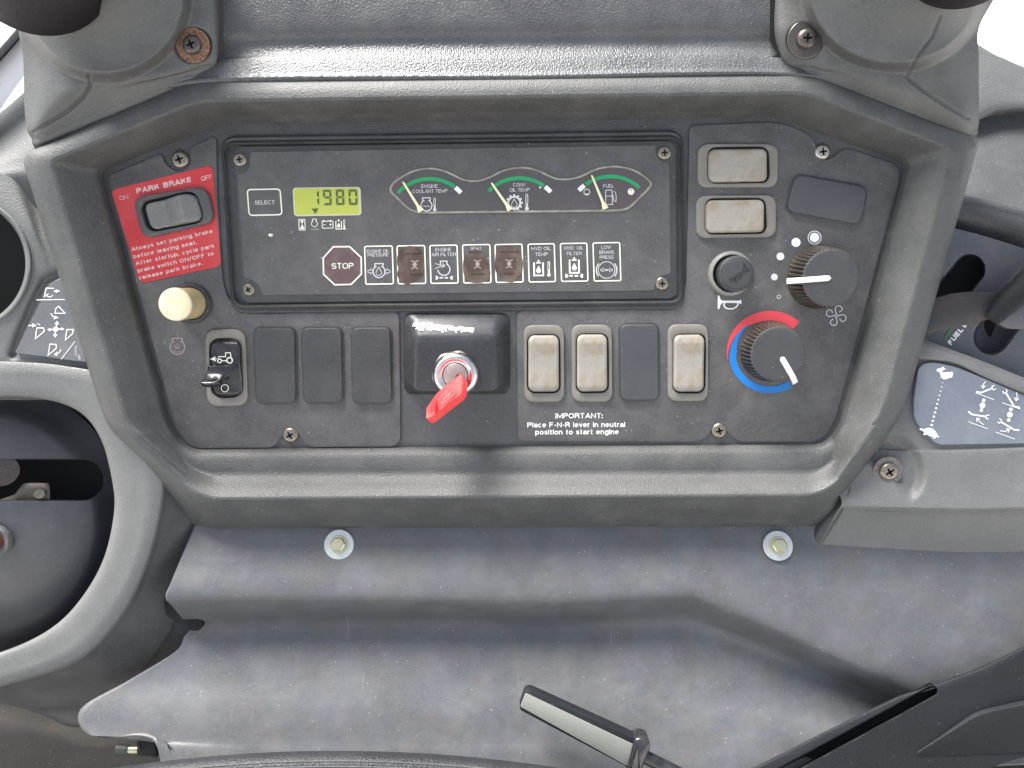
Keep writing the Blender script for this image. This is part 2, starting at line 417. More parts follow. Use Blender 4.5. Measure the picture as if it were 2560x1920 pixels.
m_white = flat('white_print', (.78, .78, .78), rough=.5)
m_cream = flat('cream_print', (.78, .78, .66), rough=.5)
m_dim = flat('grey_print', (.56, .56, .56), rough=.5)
m_pinkp = flat('faded_pink_print', (.26, .22, .22), rough=.6)
m_redprint = flat('faded_white_print', (.70, .50, .48), rough=.5, wear=(.62, .2, .2), wearamt=.55, wscale=500)
m_red = flat('red_label', (.50, .030, .035), rough=.42, wear=(.58, .07, .075), wearamt=.6, wscale=45)
m_arcred = flat('red_print', (.62, .055, .07), rough=.5)
m_arcblue = flat('blue_print', (.006, .17, .52), rough=.5)
m_green = flat('green_print', (.015, .30, .105), rough=.5)
m_key = flat('red_key_plastic', (.74, .040, .042), rough=.36, spec=.3, wear=(.80, .12, .11), wearamt=.35, wscale=60)
m_chrome = flat('chrome', (.72, .71, .68), rough=.16, metal=1, wear=(.5, .47, .42), wearamt=.4, wscale=300)
m_steel = flat('dull_steel', (.46, .43, .38), rough=.38, metal=1, wear=(.25, .2, .15), wearamt=.6, wscale=900)
m_zinc = flat('zinc_washer', (.62, .64, .64), rough=.42, metal=.6, wear=(.5, .5, .45), wearamt=.4, wscale=500)
m_brass = flat('yellow_zinc_bolt', (.55, .53, .36), rough=.35, metal=.8)
m_screw = flat('screw_metal', (.30, .27, .22), rough=.38, metal=.85, wear=(.12, .09, .07), wearamt=.7, wscale=1200)
m_screwD = flat('dark_screw_metal', (.12, .105, .095), rough=.42, metal=.7, wear=(.07, .05, .04), wearamt=.7, wscale=1200)
m_rust = flat('rusty_washer', (.13, .058, .028), rough=.7, metal=.2, wear=(.32, .24, .18), wearamt=.7, wscale=600)
m_lcd = flat('lcd_glass', (.42, .47, .075), rough=.25, wear=(.45, .46, .12), wearamt=.6, wscale=60)
m_lcdink = flat('lcd_segment', (.07, .11, .03), rough=.4)
m_lcdedge = flat('lcd_edge', (.52, .52, .36), rough=.4)
m_needle = flat('needle_cream', (.72, .68, .46), rough=.5)
m_dial = plastic('dial_face', (.075, .072, .075), dustamt=.06, rough=.25, grain=3000, bump=0, specks=0, tint=(.095, .07, .075), tintamt=.8, mott=22)
m_stop = flat('stop_lens', (.105, .065, .068), rough=.4, wear=(.15, .11, .11), wearamt=.6, wscale=180)
m_pcb = flat('burnt_brown_lens', (.062, .038, .026), rough=.45, wear=(.15, .115, .09), wearamt=.9, wscale=70)
m_pcbD = flat('burnt_dark', (.028, .018, .013), rough=.5)
m_pcbL = flat('led_pink', (.36, .29, .26), rough=.35)
m_creamcap = flat('cream_button_plastic', (.74, .67, .46), rough=.4, wear=(.62, .52, .32), wearamt=.5, wscale=120)
m_knob = plastic('knob_plastic', (.034, .034, .038), dustamt=.12, rough=.5, grain=2600, bump=.1, specks=.6)
m_knobside = plastic('knob_grip', (.022, .020, .018), dust=(.22, .18, .13), dustamt=.35, rough=.33, grain=2600, bump=.1, specks=.2)
m_collar = plastic('horn_collar_plastic', (.20, .20, .18), dust=(.35, .35, .32), dustamt=.3, rough=.4, grain=3000, bump=.05, specks=.1)
m_lever = plastic('grip_plastic', (.22, .225, .20), dustamt=.1, rough=.5, grain=1800, bump=.2, specks=.1)
m_paint = plastic('black_steel_lever', (.020, .019, .019), dust=(.10, .08, .07), dustamt=.2, rough=.42, grain=2500, bump=.1, specks=.2, stain=(.09, .05, .03), stainamt=.2)
m_leather = plastic('leather', (.013, .014, .018), dustamt=.06, rough=.48, grain=900, bump=.45, specks=.1, spec=.3)
def ground_mat():
    m, n, b = nodes('pale_concrete'); L = n.links
    t = n.nodes.new('ShaderNodeTexNoise'); t.inputs['Scale'].default_value = 1.3; t.inputs['Detail'].default_value = 8
    tc = n.nodes.new('ShaderNodeTexCoord'); L.new(tc.outputs['Object'], t.inputs['Vector'])
    x = n.nodes.new('ShaderNodeMix'); x.data_type = 'RGBA'; x.inputs[6].default_value = (.55, .54, .52, 1); x.inputs[7].default_value = (.68, .67, .65, 1)
    L.new(t.outputs['Fac'], x.inputs[0]); L.new(x.outputs[2], b.inputs['Base Color']); b.inputs['Roughness'].default_value = .9
    return m

# ---------------------------------------------------------------- ground outside the cab
gm = bpy.data.meshes.new('ground'); gm.from_pydata([(-200, -200, 0), (200, -200, 0), (200, 200, 0), (-200, 200, 0)], [], [(0, 1, 2, 3)])
gm.materials.append(ground_mat()); go = bpy.data.objects.new('ground', gm); COL.objects.link(go); go['kind'] = 'structure'

cf = bpy.data.meshes.new('cab_floor_light_block')  # unseen floor slab, added to block light bounced up from the ground
cfv = [(x, y, z) for z in (.90, .95) for x, y in ((-.95, -1.7), (.95, -1.7), (.95, .75), (-.95, .75))]
cf.from_pydata(cfv, [], [(3,2,1,0),(4,5,6,7),(0,1,5,4),(1,2,6,5),(2,3,7,6),(3,0,4,7)])
cf.materials.append(m_floor); cfo = bpy.data.objects.new('cab_floor_light_block', cf); COL.objects.link(cfo); cfo['kind'] = 'structure'

# ---------------------------------------------------------------- fasteners
def m_from(name, vf, mat):
    me = bpy.data.meshes.new(name); me.from_pydata([tuple(v) for v in vf[0]], [], vf[1])
    bm = bmesh.new(); bm.from_mesh(me); bmesh.ops.recalc_face_normals(bm, faces=bm.faces); bm.to_mesh(me); bm.free()
    me.materials.append(mat); me.shade_smooth(); me.set_sharp_from_angle(angle=R(30)); return me
def head_prof(r, h): return [(r, 0), (r, h*.25), (r*.96, h*.5), (r*.84, h*.8), (r*.68, h*.96), (r*.56, h)]
def cross(r, h0):
    """recessed phillips cross: four sloping walls going down, dark"""
    w = r*.13; l = r*.52; o = []
    for k in range(4):
        a = k*math.pi/2
        for sgn, d in ((-1, l), (1, l)):
            pass
    pts = []
    for k in range(4):
        a = k*math.pi/2
        c, s = math.cos(a), math.sin(a)
        for (u, v) in ((w, -w), (l, -w*.8), (l, w*.8)):
            pts.append((u*c-v*s, u*s+v*c))
    return pts
def screw_meshes(r, h, mat, key):
    n = 48
    head = lathe(0, 0, head_prof(r, h), n, cap=False)
    # ring from lathe top down into the cross recess
    cp = cross(r, h)
    top = RX(circ(0, 0, r*.45, n), h)
    # resample the cross outline so that it has n points in angular order
    def at_angle(a):
        best = None
        for i in range(len(cp)):
            x0, y0 = cp[i]; x1, y1 = cp[(i+1) % len(cp)]
            dx, dy = math.cos(a), math.sin(a); ex, ey = x1-x0, y1-y0
            den = dx*ey-dy*ex
            if abs(den) < 1e-9: continue
            t = (x0*ey-y0*ex)/den; u = (x0*dy-y0*dx)/den
            if t > 0 and -1e-6 <= u <= 1+1e-6:
                if best is None or t < best: best = t
        return best or r*.2
    ang = [2*math.pi*k/n for k in range(n)]
    e = [(min(at_angle(a), r*.5)*math.cos(a), min(at_angle(a), r*.5)*math.sin(a)) for a in ang]
    up = RX([(x*.98, y*.98) for x, y in e], h); lo = RX([(x*.55, y*.55) for x, y in e], h*.35)
    rings = merge(head, loft([RX(circ(0, 0, r*.56, n), h), up], cap1=False))
    body = m_from('screw_head_'+key, rings, mat)
    rec = m_from('screw_recess_'+key, loft([up, lo], cap1=True), m_void if key != 'x' else mat)
    return body, rec
SCR = {}
def screw(parent, x, y, r, h=1, ht=7, mat=None, rot=0, label=None, wr=0, wmat=None, wh=4):
    mat = mat or m_screw
    k = (round(r), ht, mat.name)
    if k not in SCR: SCR[k] = screw_meshes(r, ht, mat, '%d_%s' % (round(r), mat.name))
    o = inst('screw', SCR[k][0], parent, (x, y, h), rot, label=label)
    c = bpy.data.objects.new('cross_recess', SCR[k][1]); COL.objects.link(c); c.parent = o
    if wr:
        kw = ('w', round(wr), wh, wmat.name)
        if kw not in SCR: SCR[kw] = m_from('washer', lathe(0, 0, [(wr, -wh), (wr, -1), (wr-1.5, 0), (r*.7, 0)], 48, False), wmat)
        c = bpy.data.objects.new('washer', SCR[kw]); COL.objects.link(c); c.parent = o
    return o

# ---------------------------------------------------------------- dashboard surround
t = thing('dashboard_surround', 'grey textured plastic surround framing the whole instrument panel, with sloping inner walls', 'dashboard', (1280, 700, 0))
#            A            B            C             D             E1            E2            F2           F1
L = [
 ([(253,428),(556,309),(1940,294),(2262,408),(2097,1062),(2060,1109),(470,1121),(428,1060)], -6, -6, [14,30,30,26,30,36,40,30]),
 ([(250,426),(554,305),(1941,290),(2266,405),(2100,1064),(2062,1113),(466,1125),(424,1062)], 4, 4, [14,30,30,26,30,36,40,30]),
 ([(236,424),(551,291),(1946,277),(2277,401),(2112,1062),(2063,1126),(470,1136),(412,1062)], 24, 17, [16,30,30,26,30,40,44,30]),
 ([(228,423),(549,287),(1948,273),(2283,399),(2120,1061),(2064,1146),(474,1153),(402,1061)], 30, 26, [16,30,30,26,30,40,44,30]),
 ([(206,420),(536,282),(1962,267),(2302,393),(2140,1056),(2062,1180),(486,1184),(380,1062)], 46, 30, [16,30,30,26,30,40,44,30]),
 ([(140,406),(500,260),(2014,240),(2366,378),(2192,1034),(2062,1190),(506,1198),(332,1064)], 88, 38, [20,36,40,26,34,50,54,34]),
 ([(124,402),(494,252),(2021,232),(2381,372),(2205,1030),(2062,1206),(512,1214),(319,1064)], 96, 56, [20,36,40,26,34,50,54,34]),
 ([(104,399),(488,238),(2024,217),(2400,366),(2220,1030),(2063,1226),(505,1235),(306,1063)], 94, 78, [22,36,40,26,34,50,54,34]),
 ([(84,396),(482,224),(2028,203),(2424,358),(2238,1030),(2064,1238),(498,1247),(290,1062)], 90, 86, [24,36,40,24,34,50,54,34]),
 ([(62,391),(474,206),(2031,187),(2444,350),(2254,1029),(2066,1250),(492,1260),(272,1061)], 78, 78, [26,36,40,20,34,50,54,34]),
 ([(52,389),(470,198),(2033,182),(2450,347),(2260,1029),(2068,1292),(488,1302),(264,1060)], 58, 42, [28,36,40,20,34,50,54,34]),
 ([(62,394),(474,206),(2032,190),(2440,352),(2252,1029),(2068,1326),(488,1334),(272,1058)], -30, -30, [28,36,40,20,34,50,54,34]),
]
rings = []
for p, h, hb_, r in L:
    q = rpoly(p, r, 6); rings.append([P(x, y, hb_ if (i//7) in (5, 6) else h) for i, (x, y) in enumerate(q)])
v, f = loft(rings, cap1=False)
# straight spans need extra points so the bump and shading stay even
mk('surround_frame', v, f, m_bezel, t, ang=24, bevel=5.0, bseg=3)

# backing plate behind the fascias
t = thing('backing_panel', 'dark smooth backing panel seen between the two fascia plates and above the gauge cluster', 'panel', (1280, 700, -4))
bp = toXY(rpoly([(253,428),(556,309),(1940,294),(2262,408),(2097,1062),(2060,1109),(470,1121),(428,1060)], 30, 6), -4)
v, f = slab(inset(bp, -8), -16, -4, 1); mk('plate', v, f, m_back, t)
# long groove ridge above the cluster
lg = Ink(-3.4)

# ---------------------------------------------------------------- fascia plates
def fascia(name, label, cat, pts, r, at, notches=()):
    t = thing(name, label, cat, at)
    poly = rpoly(pts, r, 5)
    v, f = slab(toXY(poly, 1.2), -3.6, 1.2, .8, 2)
    mk('plate', v, f, m_fasc, t, ang=40)
    return t
tl = fascia('left_fascia', 'left dark control plate around the park brake switch and the black tractor switch', 'control panel',
  [(268,440),(404,384),(412,412),(450,434),(482,412),(474,372),(540,338),(543,480),(556,700),(570,752),(610,780),(655,785),
   (998,778),(1001,1101),(985,1116),(770,1118),(752,1090),(727,1064),(703,1090),(684,1119),(476,1121),(440,1070)],
  [12,10,18,20,18,10,16,10,20,28,26,16,20,18,8,16,18,20,18,16,26,20], (640, 900, 0))
tr = fascia('right_fascia', 'right dark control plate around the two round knobs, printed IMPORTANT in white', 'control panel',
  [(1724,314),(1920,306),(1966,312),(2020,334),(2040,362),(2056,402),(2082,396),(2104,374),(2130,374),(2242,412),(2250,440),(2086,1058),(2050,1103),
   (1846,1104),(1822,1084),(1797,1052),(1772,1084),(1750,1104),(1294,1103),(1292,776),(1660,772),(1706,752),(1716,700)],
  [14,10,12,14,14,18,14,12,8,18,16,30,26,16,16,20,16,16,18,18,20,22,14], (1800, 700, 0))
# left fascia print and screws
screw(tl, 451, 399, 21, -3, 9, rot=.3)
screw(tl, 727, 1087, 20, -3, 9, rot=.5)
screw(tr, 2055, 380, 19, -3, 9, rot=.15, mat=m_steel)
screw(tr, 1797, 1076, 20, -3, 9, rot=.25)
HF = 2.0
text('IMPORTANT:', (1388.5,1046), (1507,1045.5), 13, HF, m_white, tr, .022)
text('Place F-N-R lever in neutral', (1318,1068.5), (1563,1067.5), 12.5, HF, m_white, tr, .022)
text('position to start engine', (1338,1086.5), (1547,1085.5), 12.5, HF, m_white, tr, .022)
# engine preheat symbol
def engine(k, cx, y0, y1, w, s, wave=None):
    """engine outline: neck on top, round body"""
    H = y1-y0; r = w/2; cy = y1-r
    nk = w*.30; a = math.asin(min(.99, nk*.95/r))
    pts = [(cx-nk*.95, cy-r*math.cos(a))]
    body = []
    for i in range(21):
        an = -math.pi/2 - a - (2*math.pi-2*a)*i/20
        body.append((cx+r*math.cos(an), cy+r*math.sin(an)))
    n0 = (cx+nk*.8, y0+H*.22); n1 = (cx-nk*.8, y0+H*.22)
    out = body + [n0, (cx+nk*1.15, y0+H*.17), (cx+nk*1.15, y0), (cx-nk*1.15, y0), (cx-nk*1.15, y0+H*.17), n1]
    k.line(out, s, True)
i1 = Ink(HF); engine(i1, 443.5, 846, 886, 36, 3)
i1.line([(443,858),(443,872)], 2); i1.line([(436,862),(441,873)], 2); i1.line([(450,862),(445,873)], 2)
i1.line([(433,875),(438,880),(448,880),(454,875)], 2); i1.line([(443,832),(444,843)], 2)
i1.make('engine_symbol', m_pinkp, tl)
# horn symbol
i1 = Ink(HF)
i1.poly([(1794.5,738.5),(1798.5,739),(1801,748),(1806,751.5),(1846,751.5),(1849.5,750.2),(1853.5,750.2),(1853.5,759.5),(1849.5,759.5),(1846,757.5),(1806,757.5),(1801,762),(1798,772.5),(1794.5,772.5)])
i1.line([(1812,757),(1809.5,763),(1813,769),(1821,772),(1832,772),(1840,768),(1845,762),(1844,757)], 3.2)
i1.make('horn_symbol', m_white, tr)
# fan speed dots
d = Ink(HF); d.disc(2036.5,594,12); d.ring(2036.5,594,16.3,1.8); d.disc(1990,606,11.4); d.disc(1951,641,9.6)
d.make('fan_speed_dots', m_white, tr)
d = Ink(HF); d.disc(1936,692.5,8.6); d.ring(1947,742,4.4,1.5); d.make('fan_speed_dots', m_dim, tr)
# fan symbol
d = Ink(HF)
cx, cy = 2090.5, 789
for q in range(4):
    a = R(90*q-62)
    def rot(u, w_): return (cx+u*math.cos(a)-w_*math.sin(a), cy+u*math.sin(a)+w_*math.cos(a))
    lobe = [(4,-1),(9,-7),(16,-11),(23,-9),(26,-2),(23,5),(17,6),(11,2)]
    d.line([rot(*p) for p in lobe], 2.3)
d.ring(cx, cy, 3.4, 1.8); d.make('fan_symbol', m_dim, tr)
# temperature arc
def taper(cx, cy, ro, w0, w1, a0, a1, n, off=0):
    A_ = []; B_ = []
    for k in range(n+1):
        u = k/n; a = R(a0+(a1-a0)*u); w = w0+(w1-w0)*u
        A_.append((cx+(ro-off)*math.cos(a), cy+(ro-off)*math.sin(a))); B_.append((cx+(ro-off-w)*math.cos(a), cy+(ro-off-w)*math.sin(a)))
    return A_, B_
d = Ink(HF)
A_ = []; B_ = []
for k in range(41):
    u = k/40; a = R(-47-(145*u)); ro = 104; w = 24 if u < .45 else 24*(1-(u-.45)/.55)+.5
    c0 = (1925, 881)
    A_.append((c0[0]+ro*1.04*math.cos(a), c0[1]+ro*math.sin(a))); B_.append((c0[0]+(ro*1.04-w)*math.cos(a), c0[1]+(ro-w)*math.sin(a)))
d.strip(A_, B_); d.make('temperature_arc_red', m_arcred, tr)
d = Ink(HF+.3)
A_ = []; B_ = []
for k in range(41):
    u = k/40; a = R(-126-(176*u)); c0 = (1925, 881)
    w = 17.5 if u > .3 else 17.5*(u/.3)+.5
    e = 101-(15*(1-min(1, u/.42))**1.2)
    A_.append((c0[0]+e*1.03*math.cos(a), c0[1]+(e+1)*math.sin(a))); B_.append((c0[0]+(e*1.03-w)*math.cos(a), c0[1]+(e+1-w)*math.sin(a)))
d.strip(A_, B_); d.make('temperature_arc_blue', m_arcblue, tr)

# ---------------------------------------------------------------- red park brake decal
t = thing('park_brake_decal', 'red sticker reading PARK BRAKE with safety instructions around its switch', 'label', (415, 560, 1))
v, f = slab(toXY(rpoly([(277,475),(531,412),(553,665),(350,709)], [14,16,14,16], 5), 2.2), 1.0, 2.2, .4, 1)
mk('sticker', v, f, m_red, t)
H = 2.9
text('PARK BRAKE', (342,484.5), (480.5,454.5), 13.5, H, m_redprint, t, .05)
text('ON', (299.5,501), (321.5,496.5), 10.5, H, m_redprint, t)
text('OFF', (503.5,453), (531.5,447), 11.5, H, m_redprint, t, .005)
for s_, a, b in (('Always set parking brake', (329,628.5), (533,581.5)), ('before leaving seat.', (333.5,647), (493,610)),
                 ('After startup, cycle park', (339.5,664), (537.5,618.5)), ('brake switch ON/OFF to', (344.5,682), (535.5,637.5)),
                 ('release park brake.', (349.5,699.5), (507,662.5))):
    text(s_, a, b, 9.8, H, m_redprint, t, .034)

# ---------------------------------------------------------------- switches
def grid_rocker(poly, axis, zf, drop=7, h0=0.8, n=1):
    """rocker cap: poly panel XY outline; zf(u) gives height along axis (unit vector)"""
    c = Vector((sum(p[0] for p in poly)/len(poly), sum(p[1] for p in poly)/len(poly)))
    pr = [(Vector(p)-c).dot(axis) for p in poly]; lo, hi = min(pr), max(pr)
    def z(p): return zf(((Vector(p)-c).dot(axis)-lo)/(hi-lo))
    rings = [RX(poly, h0)]
    for dn, k in ((drop, 0), (drop*.45, 1.0), (drop*.15, 3.0), (0, 6.0)):
        q = inset(poly, k) if k else poly
        rings.append([V(p[0], p[1], z(p)-dn) for p in q])
    q6 = inset(poly, 6)
    for s in (.96, .92, .88, .84, .80, .76, .72, .68, .64, .60, .56, .52, .48, .44, .40, .36, .32, .28, .24, .20, .16, .12, .08, .04):
        q = [((p[0]-c.x)*s+c.x, (p[1]-c.y)*s+c.y) for p in q6]
        rings.append([V(p[0], p[1], z(p)) for p in q])
    return loft(rings)
def dense(poly, step=4):
    out = []
    for i in range(len(poly)):
        a = Vector(poly[i]); b = Vector(poly[(i+1) % len(poly)]); n = max(1, int((b-a).length/step))
        for k in range(n): p = a.lerp(b, k/n); out.append((p.x, p.y))
    return out
def switch(name, label, fr, rk, mf, mr, axis, zf, hf=8, rr=22, rin=16, group=None, gap=3.5, cat='switch', drop=6):
    """fr, rk: outline corners of frame and rocker in photo px"""
    cx = sum(p[0] for p in fr)/4; cy = sum(p[1] for p in fr)/4
    t = thing(name, label, cat, (cx, cy, 1), group)
    outer = dense(rpoly(toXY(fr, hf), rr, 6), 8)
    hole_c = rpoly(toXY(rk, hf), rin, 6)
    hole = inset(hole_c, -gap)
    # ring frame: match point counts by angle
    c = Vector((sum(p[0] for p in hole)/len(hole), sum(p[1] for p in hole)/len(hole)))
    def byang(poly, n=72):
        pts = []
        for k in range(n):
            a = 2*math.pi*k/n; d = Vector((math.cos(a), math.sin(a))); best = None
            for i in range(len(poly)):
                p = Vector(poly[i])-c; q = Vector(poly[(i+1) % len(poly)])-c; e = q-p
                den = d.x*e.y-d.y*e.x
                if abs(den) < 1e-9: continue
                tt = (p.x*e.y-p.y*e.x)/den; u = (p.x*d.y-p.y*d.x)/den
                if tt > 0 and -1e-6 <= u <= 1+1e-6 and (best is None or tt > best): best = tt
            pts.append((c.x+d.x*best, c.y+d.y*best))
        return pts
    def byarc(poly, n=96):
        # start near angle 0, walk by arc length weights of the angles
        return byang(poly, n)
    n = 96
    O = byarc(outer, n); Hh = byarc(hole, n)
    def mixp(a, b, k): return [(p[0]*(1-k)+q[0]*k, p[1]*(1-k)+q[1]*k) for p, q in zip(a, b)]
    rings = [RX(O, .6), RX(O, hf-3), RX(mixp(O, Hh, .04), hf-1), RX(mixp(O, Hh, .12), hf), RX(mixp(O, Hh, .93), hf), RX(Hh, hf-1.2), RX(Hh, 1.2)]
    v, f = loft(rings, cap1=False); mk('switch_frame', v, f, mf, t, ang=50)
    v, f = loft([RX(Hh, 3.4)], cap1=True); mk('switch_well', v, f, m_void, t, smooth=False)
    top = (zf(.5))
    poly = dense(inset(rpoly(toXY(rk, top), rin, 6), 0), 5)
    v, f = grid_rocker(poly, Vector(axis).normalized(), zf, drop)
    mk('rocker', v, f, mr, t, ang=70)
    return t
def blank(label, pts, mat, group, r=18, hh=11):
    cx = sum(p[0] for p in pts)/4; cy = sum(p[1] for p in pts)/4
    t = thing('blank_switch_cover', label, 'switch cover', (cx, cy, 1), group)
    p = rpoly(toXY(pts, hh), r, 6)
    v, f = slab(inset(p, -2.5), .6, 3, 1, 2); mk('rim', v, f, m_clus, t, ang=50)
    v, f = slab(inset(p, 1.5), 2, hh, 4, 4); mk('cover', v, f, mat, t, ang=50)
    return t
g = 'white unmarked rocker switches on the right plate'
# vertical rockers: axis up the panel
def zv(u): return 17 + 5*math.cos(math.pi*u) + (-5*sst(.86, 1, u)) - 3*sst(.12, 0, u)
def zv2(u): return 19 + 2.0*math.cos(2*math.pi*u)*.6 - 6*sst(.84, 1, u) - 4*sst(.12, 0, u)
for lb, fr, rk in (
  ('worn beige rocker switch immediately right of the ignition housing', [(1309,813),(1410,813),(1411,1005),(1311,1006)], [(1321,839),(1397,839),(1398,980),(1321,980)]),
  ('worn beige rocker switch above the word IMPORTANT, second in the lower row', [(1429,812),(1530,812),(1531,1005),(1430,1005)], [(1443,837),(1518,837),(1519,979),(1443,980)]),
  ('beige rocker switch standing right of the smooth blank cover, beside the blue arc', [(1670,811),(1771,811),(1770,1003),(1670,1004)], [(1686,838),(1762,837),(1760,980),(1685,980)])):
    switch('rocker_switch', lb, fr, rk, m_frame, m_rock, (0, 1), zv2, group=g)
# horizontal rockers: axis to the right
def zh(u): return 16 + 6*u - 7*sst(.95, 1, u) - 5*sst(.08, 0, u)
switch('rocker_switch', 'beige horizontal rocker switch, upper of the pair right of the gauge cluster', [(1745,360),(1946,360),(1945,468),(1744,469)], [(1773,372),(1918,371),(1921,453),(1773,455)], m_frame, m_rock, (1, 0), zh, group=g, gap=4)
switch('rocker_switch', 'beige horizontal rocker switch, lower one of the pair, above the horn button', [(1741,489),(1941,488),(1941,593),(1741,595)], [(1767,500),(1911,499),(1914,580),(1766,582)], m_frame, m_rock, (1, 0), zh, group=g, gap=4)
# park brake switch
a12 = R(12.4)
def zp(u): return 12 + 4*sst(.38, .44, u) + 20*max(0, min(1, (u-.44)/.28)) - 20*max(0, (u-.74)/.26)**1.3 - 4*sst(.06, 0, u)
t = switch('rocker_switch', 'large dark grey glossy park brake rocker switch set in the red sticker', [(331,494),(516,465),(537,555),(356,598)], [(351,509),(486,481),(507,550),(372,577)], m_frameD, m_rockD, (math.cos(a12), math.sin(a12)), zp, hf=16, rr=26, rin=20, gap=5)
# black shuttle rocker with paddle
def zb(u): return 22 + 4*math.cos(2*math.pi*(u-.62)) - 8*sst(.9, 1, u) - 4*sst(.08, 0, u)
t = switch('rocker_switch', 'glossy black rocker switch with tractor symbol and a small protruding paddle lever', [(511,824),(612,823),(620,1014),(518,1017)], [(524,848),(598,847),(604,992),(530,994)], m_frame, m_gloss, (0, 1), zb, rr=26, rin=24, gap=2)
rows = [[(519,915,28),(545,912,31),(570,911,31),(592,912,27)],
        [(518,932,32),(540,931,36),(562,930,36),(590,925,30)],
        [(511,945,42),(530,946,46),(552,945,45),(572,940,34)],
        [(503,954,52),(520,956,56),(542,955,54),(556,949,42)],
        [(502,958,54),(520,961,57),(545,960,54),(556,956,44)],
        [(505,965,48),(522,968,50),(546,967,47),(558,960,38)]]
v, f = patch(rows, 20, 24); solid(mk('paddle', v, f, m_gloss, t, ang=80), 4)
d = Ink(27.5)
f_ = .16/1.1536/1  # (px per zoomed px) 160/1154
def Z(x, y): return (480+x*160/1154, 800+y*160/1154)
d.line([Z(480,660),Z(605,660),Z(605,590),Z(690,590),Z(712,700)], 2.2)
d.line([Z(480,660),Z(475,690)], 2.2)
d.line([Z(540,735),Z(620,735)], 2.2)
d.ring(*Z(678,727), 7, 3); d.ring(*Z(497,737), 4.6, 2.6)
d.line([Z(330,705),Z(450,700)], 2.2); d.poly([Z(330,705),Z(430,650),Z(405,700),Z(440,752)])
d.make('tractor_symbol', m_cream, t)
d = Ink(24); d.ring(*Z(592,1230), 9, 1.8); d.make('circle_symbol', m_cream, t)
# blanks
gb = 'dark blank covers filling unused switch openings'
blank('dark textured blank switch cover directly right of the black tractor switch', [(631,819),(738,819),(741,1010),(639,1011)], m_blank, gb)
blank('dark textured blank switch cover, middle one of the three left of the ignition', [(752,818),(855,818),(858,1009),(758,1010)], m_blank, gb)
blank('dark textured blank switch cover immediately left of the ignition housing', [(876,818),(977,817),(981,1010),(881,1011)], m_blank, gb)
blank('smooth dark blank switch cover between two beige rockers on the lower right row', [(1549,810),(1647,809),(1649,1002),(1551,1003)], m_blank2, gb)
blank('smooth dark blank cover set at a slant above the fan knob', [(1988,433),(2173,466),(2154,565),(1964,529)], m_blank2, gb, r=22)

# ---------------------------------------------------------------- knobs and buttons
def knob(label, base, top, rt, rb, hh, p0, p1, nteeth=44):
    t = thing('rotary_knob', label, 'knob', (base[0], base[1], 1), 'serrated black rotary knobs')
    bx, by = XY(base[0], base[1], 1); tx, ty = XY(top[0], top[1], hh)
    def ringk(r, amp, h, u):
        n = nteeth*6; out = []
        for k in range(n):
            a = 2*math.pi*k/n; s = .5+.5*math.cos(nteeth*a); rr = r - amp*(s**1.6)
            out.append((bx+(tx-bx)*u+rr*math.cos(a), by+(ty-by)*u+rr*math.sin(a)))
        return RX(out, h)
    rings = [ringk(rb, 0, 1.2, 0), ringk(rb, .5, 4, .05), ringk(rb-2, 5.0, 9, .12), ringk((rb+rt)/2, 6, hh*.55, .55), ringk(rt+.5, 5, hh-5, .95), ringk(rt, 2.0, hh-1.5, 1)]
    v, f = loft(rings, cap1=False); mk('grip', v, f, m_knobside, t, ang=50)
    r2 = [ringk(rt, 2.0, hh-1.5, 1), ringk(rt-2.5, .6, hh, 1), RX(circ(tx, ty, rt-8, nteeth*6), hh+.5), RX(circ(tx, ty, rt*.5, nteeth*6), hh+1)]
    v, f = loft(r2); mk('knob_top', v, f, m_knob, t, ang=50)
    # white pointer: raised bar lying on top and folding down the side
    a = Vector(XY(p0[0], p0[1], hh)); b = Vector(XY(p1[0], p1[1], hh-8))
    d = (b-a).normalized(); n = Vector((-d.y, d.x)); w = 6.6
    prof = []
    for u in [0, .03, .08, .2, .5, .8, .93, 1.0]:
        c = a+(b-a)*u; ww = w*(math.sqrt(max(0, 1-(1-u/.08)**2)) if u < .08 else 1)
        ww = max(ww, 1.5); z = hh+3.5 if u < .75 else hh+3.5-10*((u-.75)/.25)**1.6
        prof.append((c, ww, z))
    rings = []
    for c, ww, z in prof:
        rings.append([V(c.x-n.x*ww, c.y-n.y*ww, z-9), V(c.x-n.x*ww, c.y-n.y*ww, z-1.2), V(c.x-n.x*ww*.7, c.y-n.y*ww*.7, z), V(c.x+n.x*ww*.7, c.y+n.y*ww*.7, z), V(c.x+n.x*ww, c.y+n.y*ww, z-1.2), V(c.x+n.x*ww, c.y+n.y*ww, z-9)])
    v, f = loft(rings, cap0=True, cap1=True, closed=True); mk('pointer', v, f, m_white, t, ang=40)
    return t
knob('black serrated fan speed knob with white pointer turned left, beside white dots', (2046,692,1), (2078,695), 69, 78, 62, (2076,695), (1969,703))
knob('black serrated temperature knob inside the red and blue arc, pointer to lower right', (1926,878,1), (1945,885), 67, 76, 60, (1953,893), (1989,958))
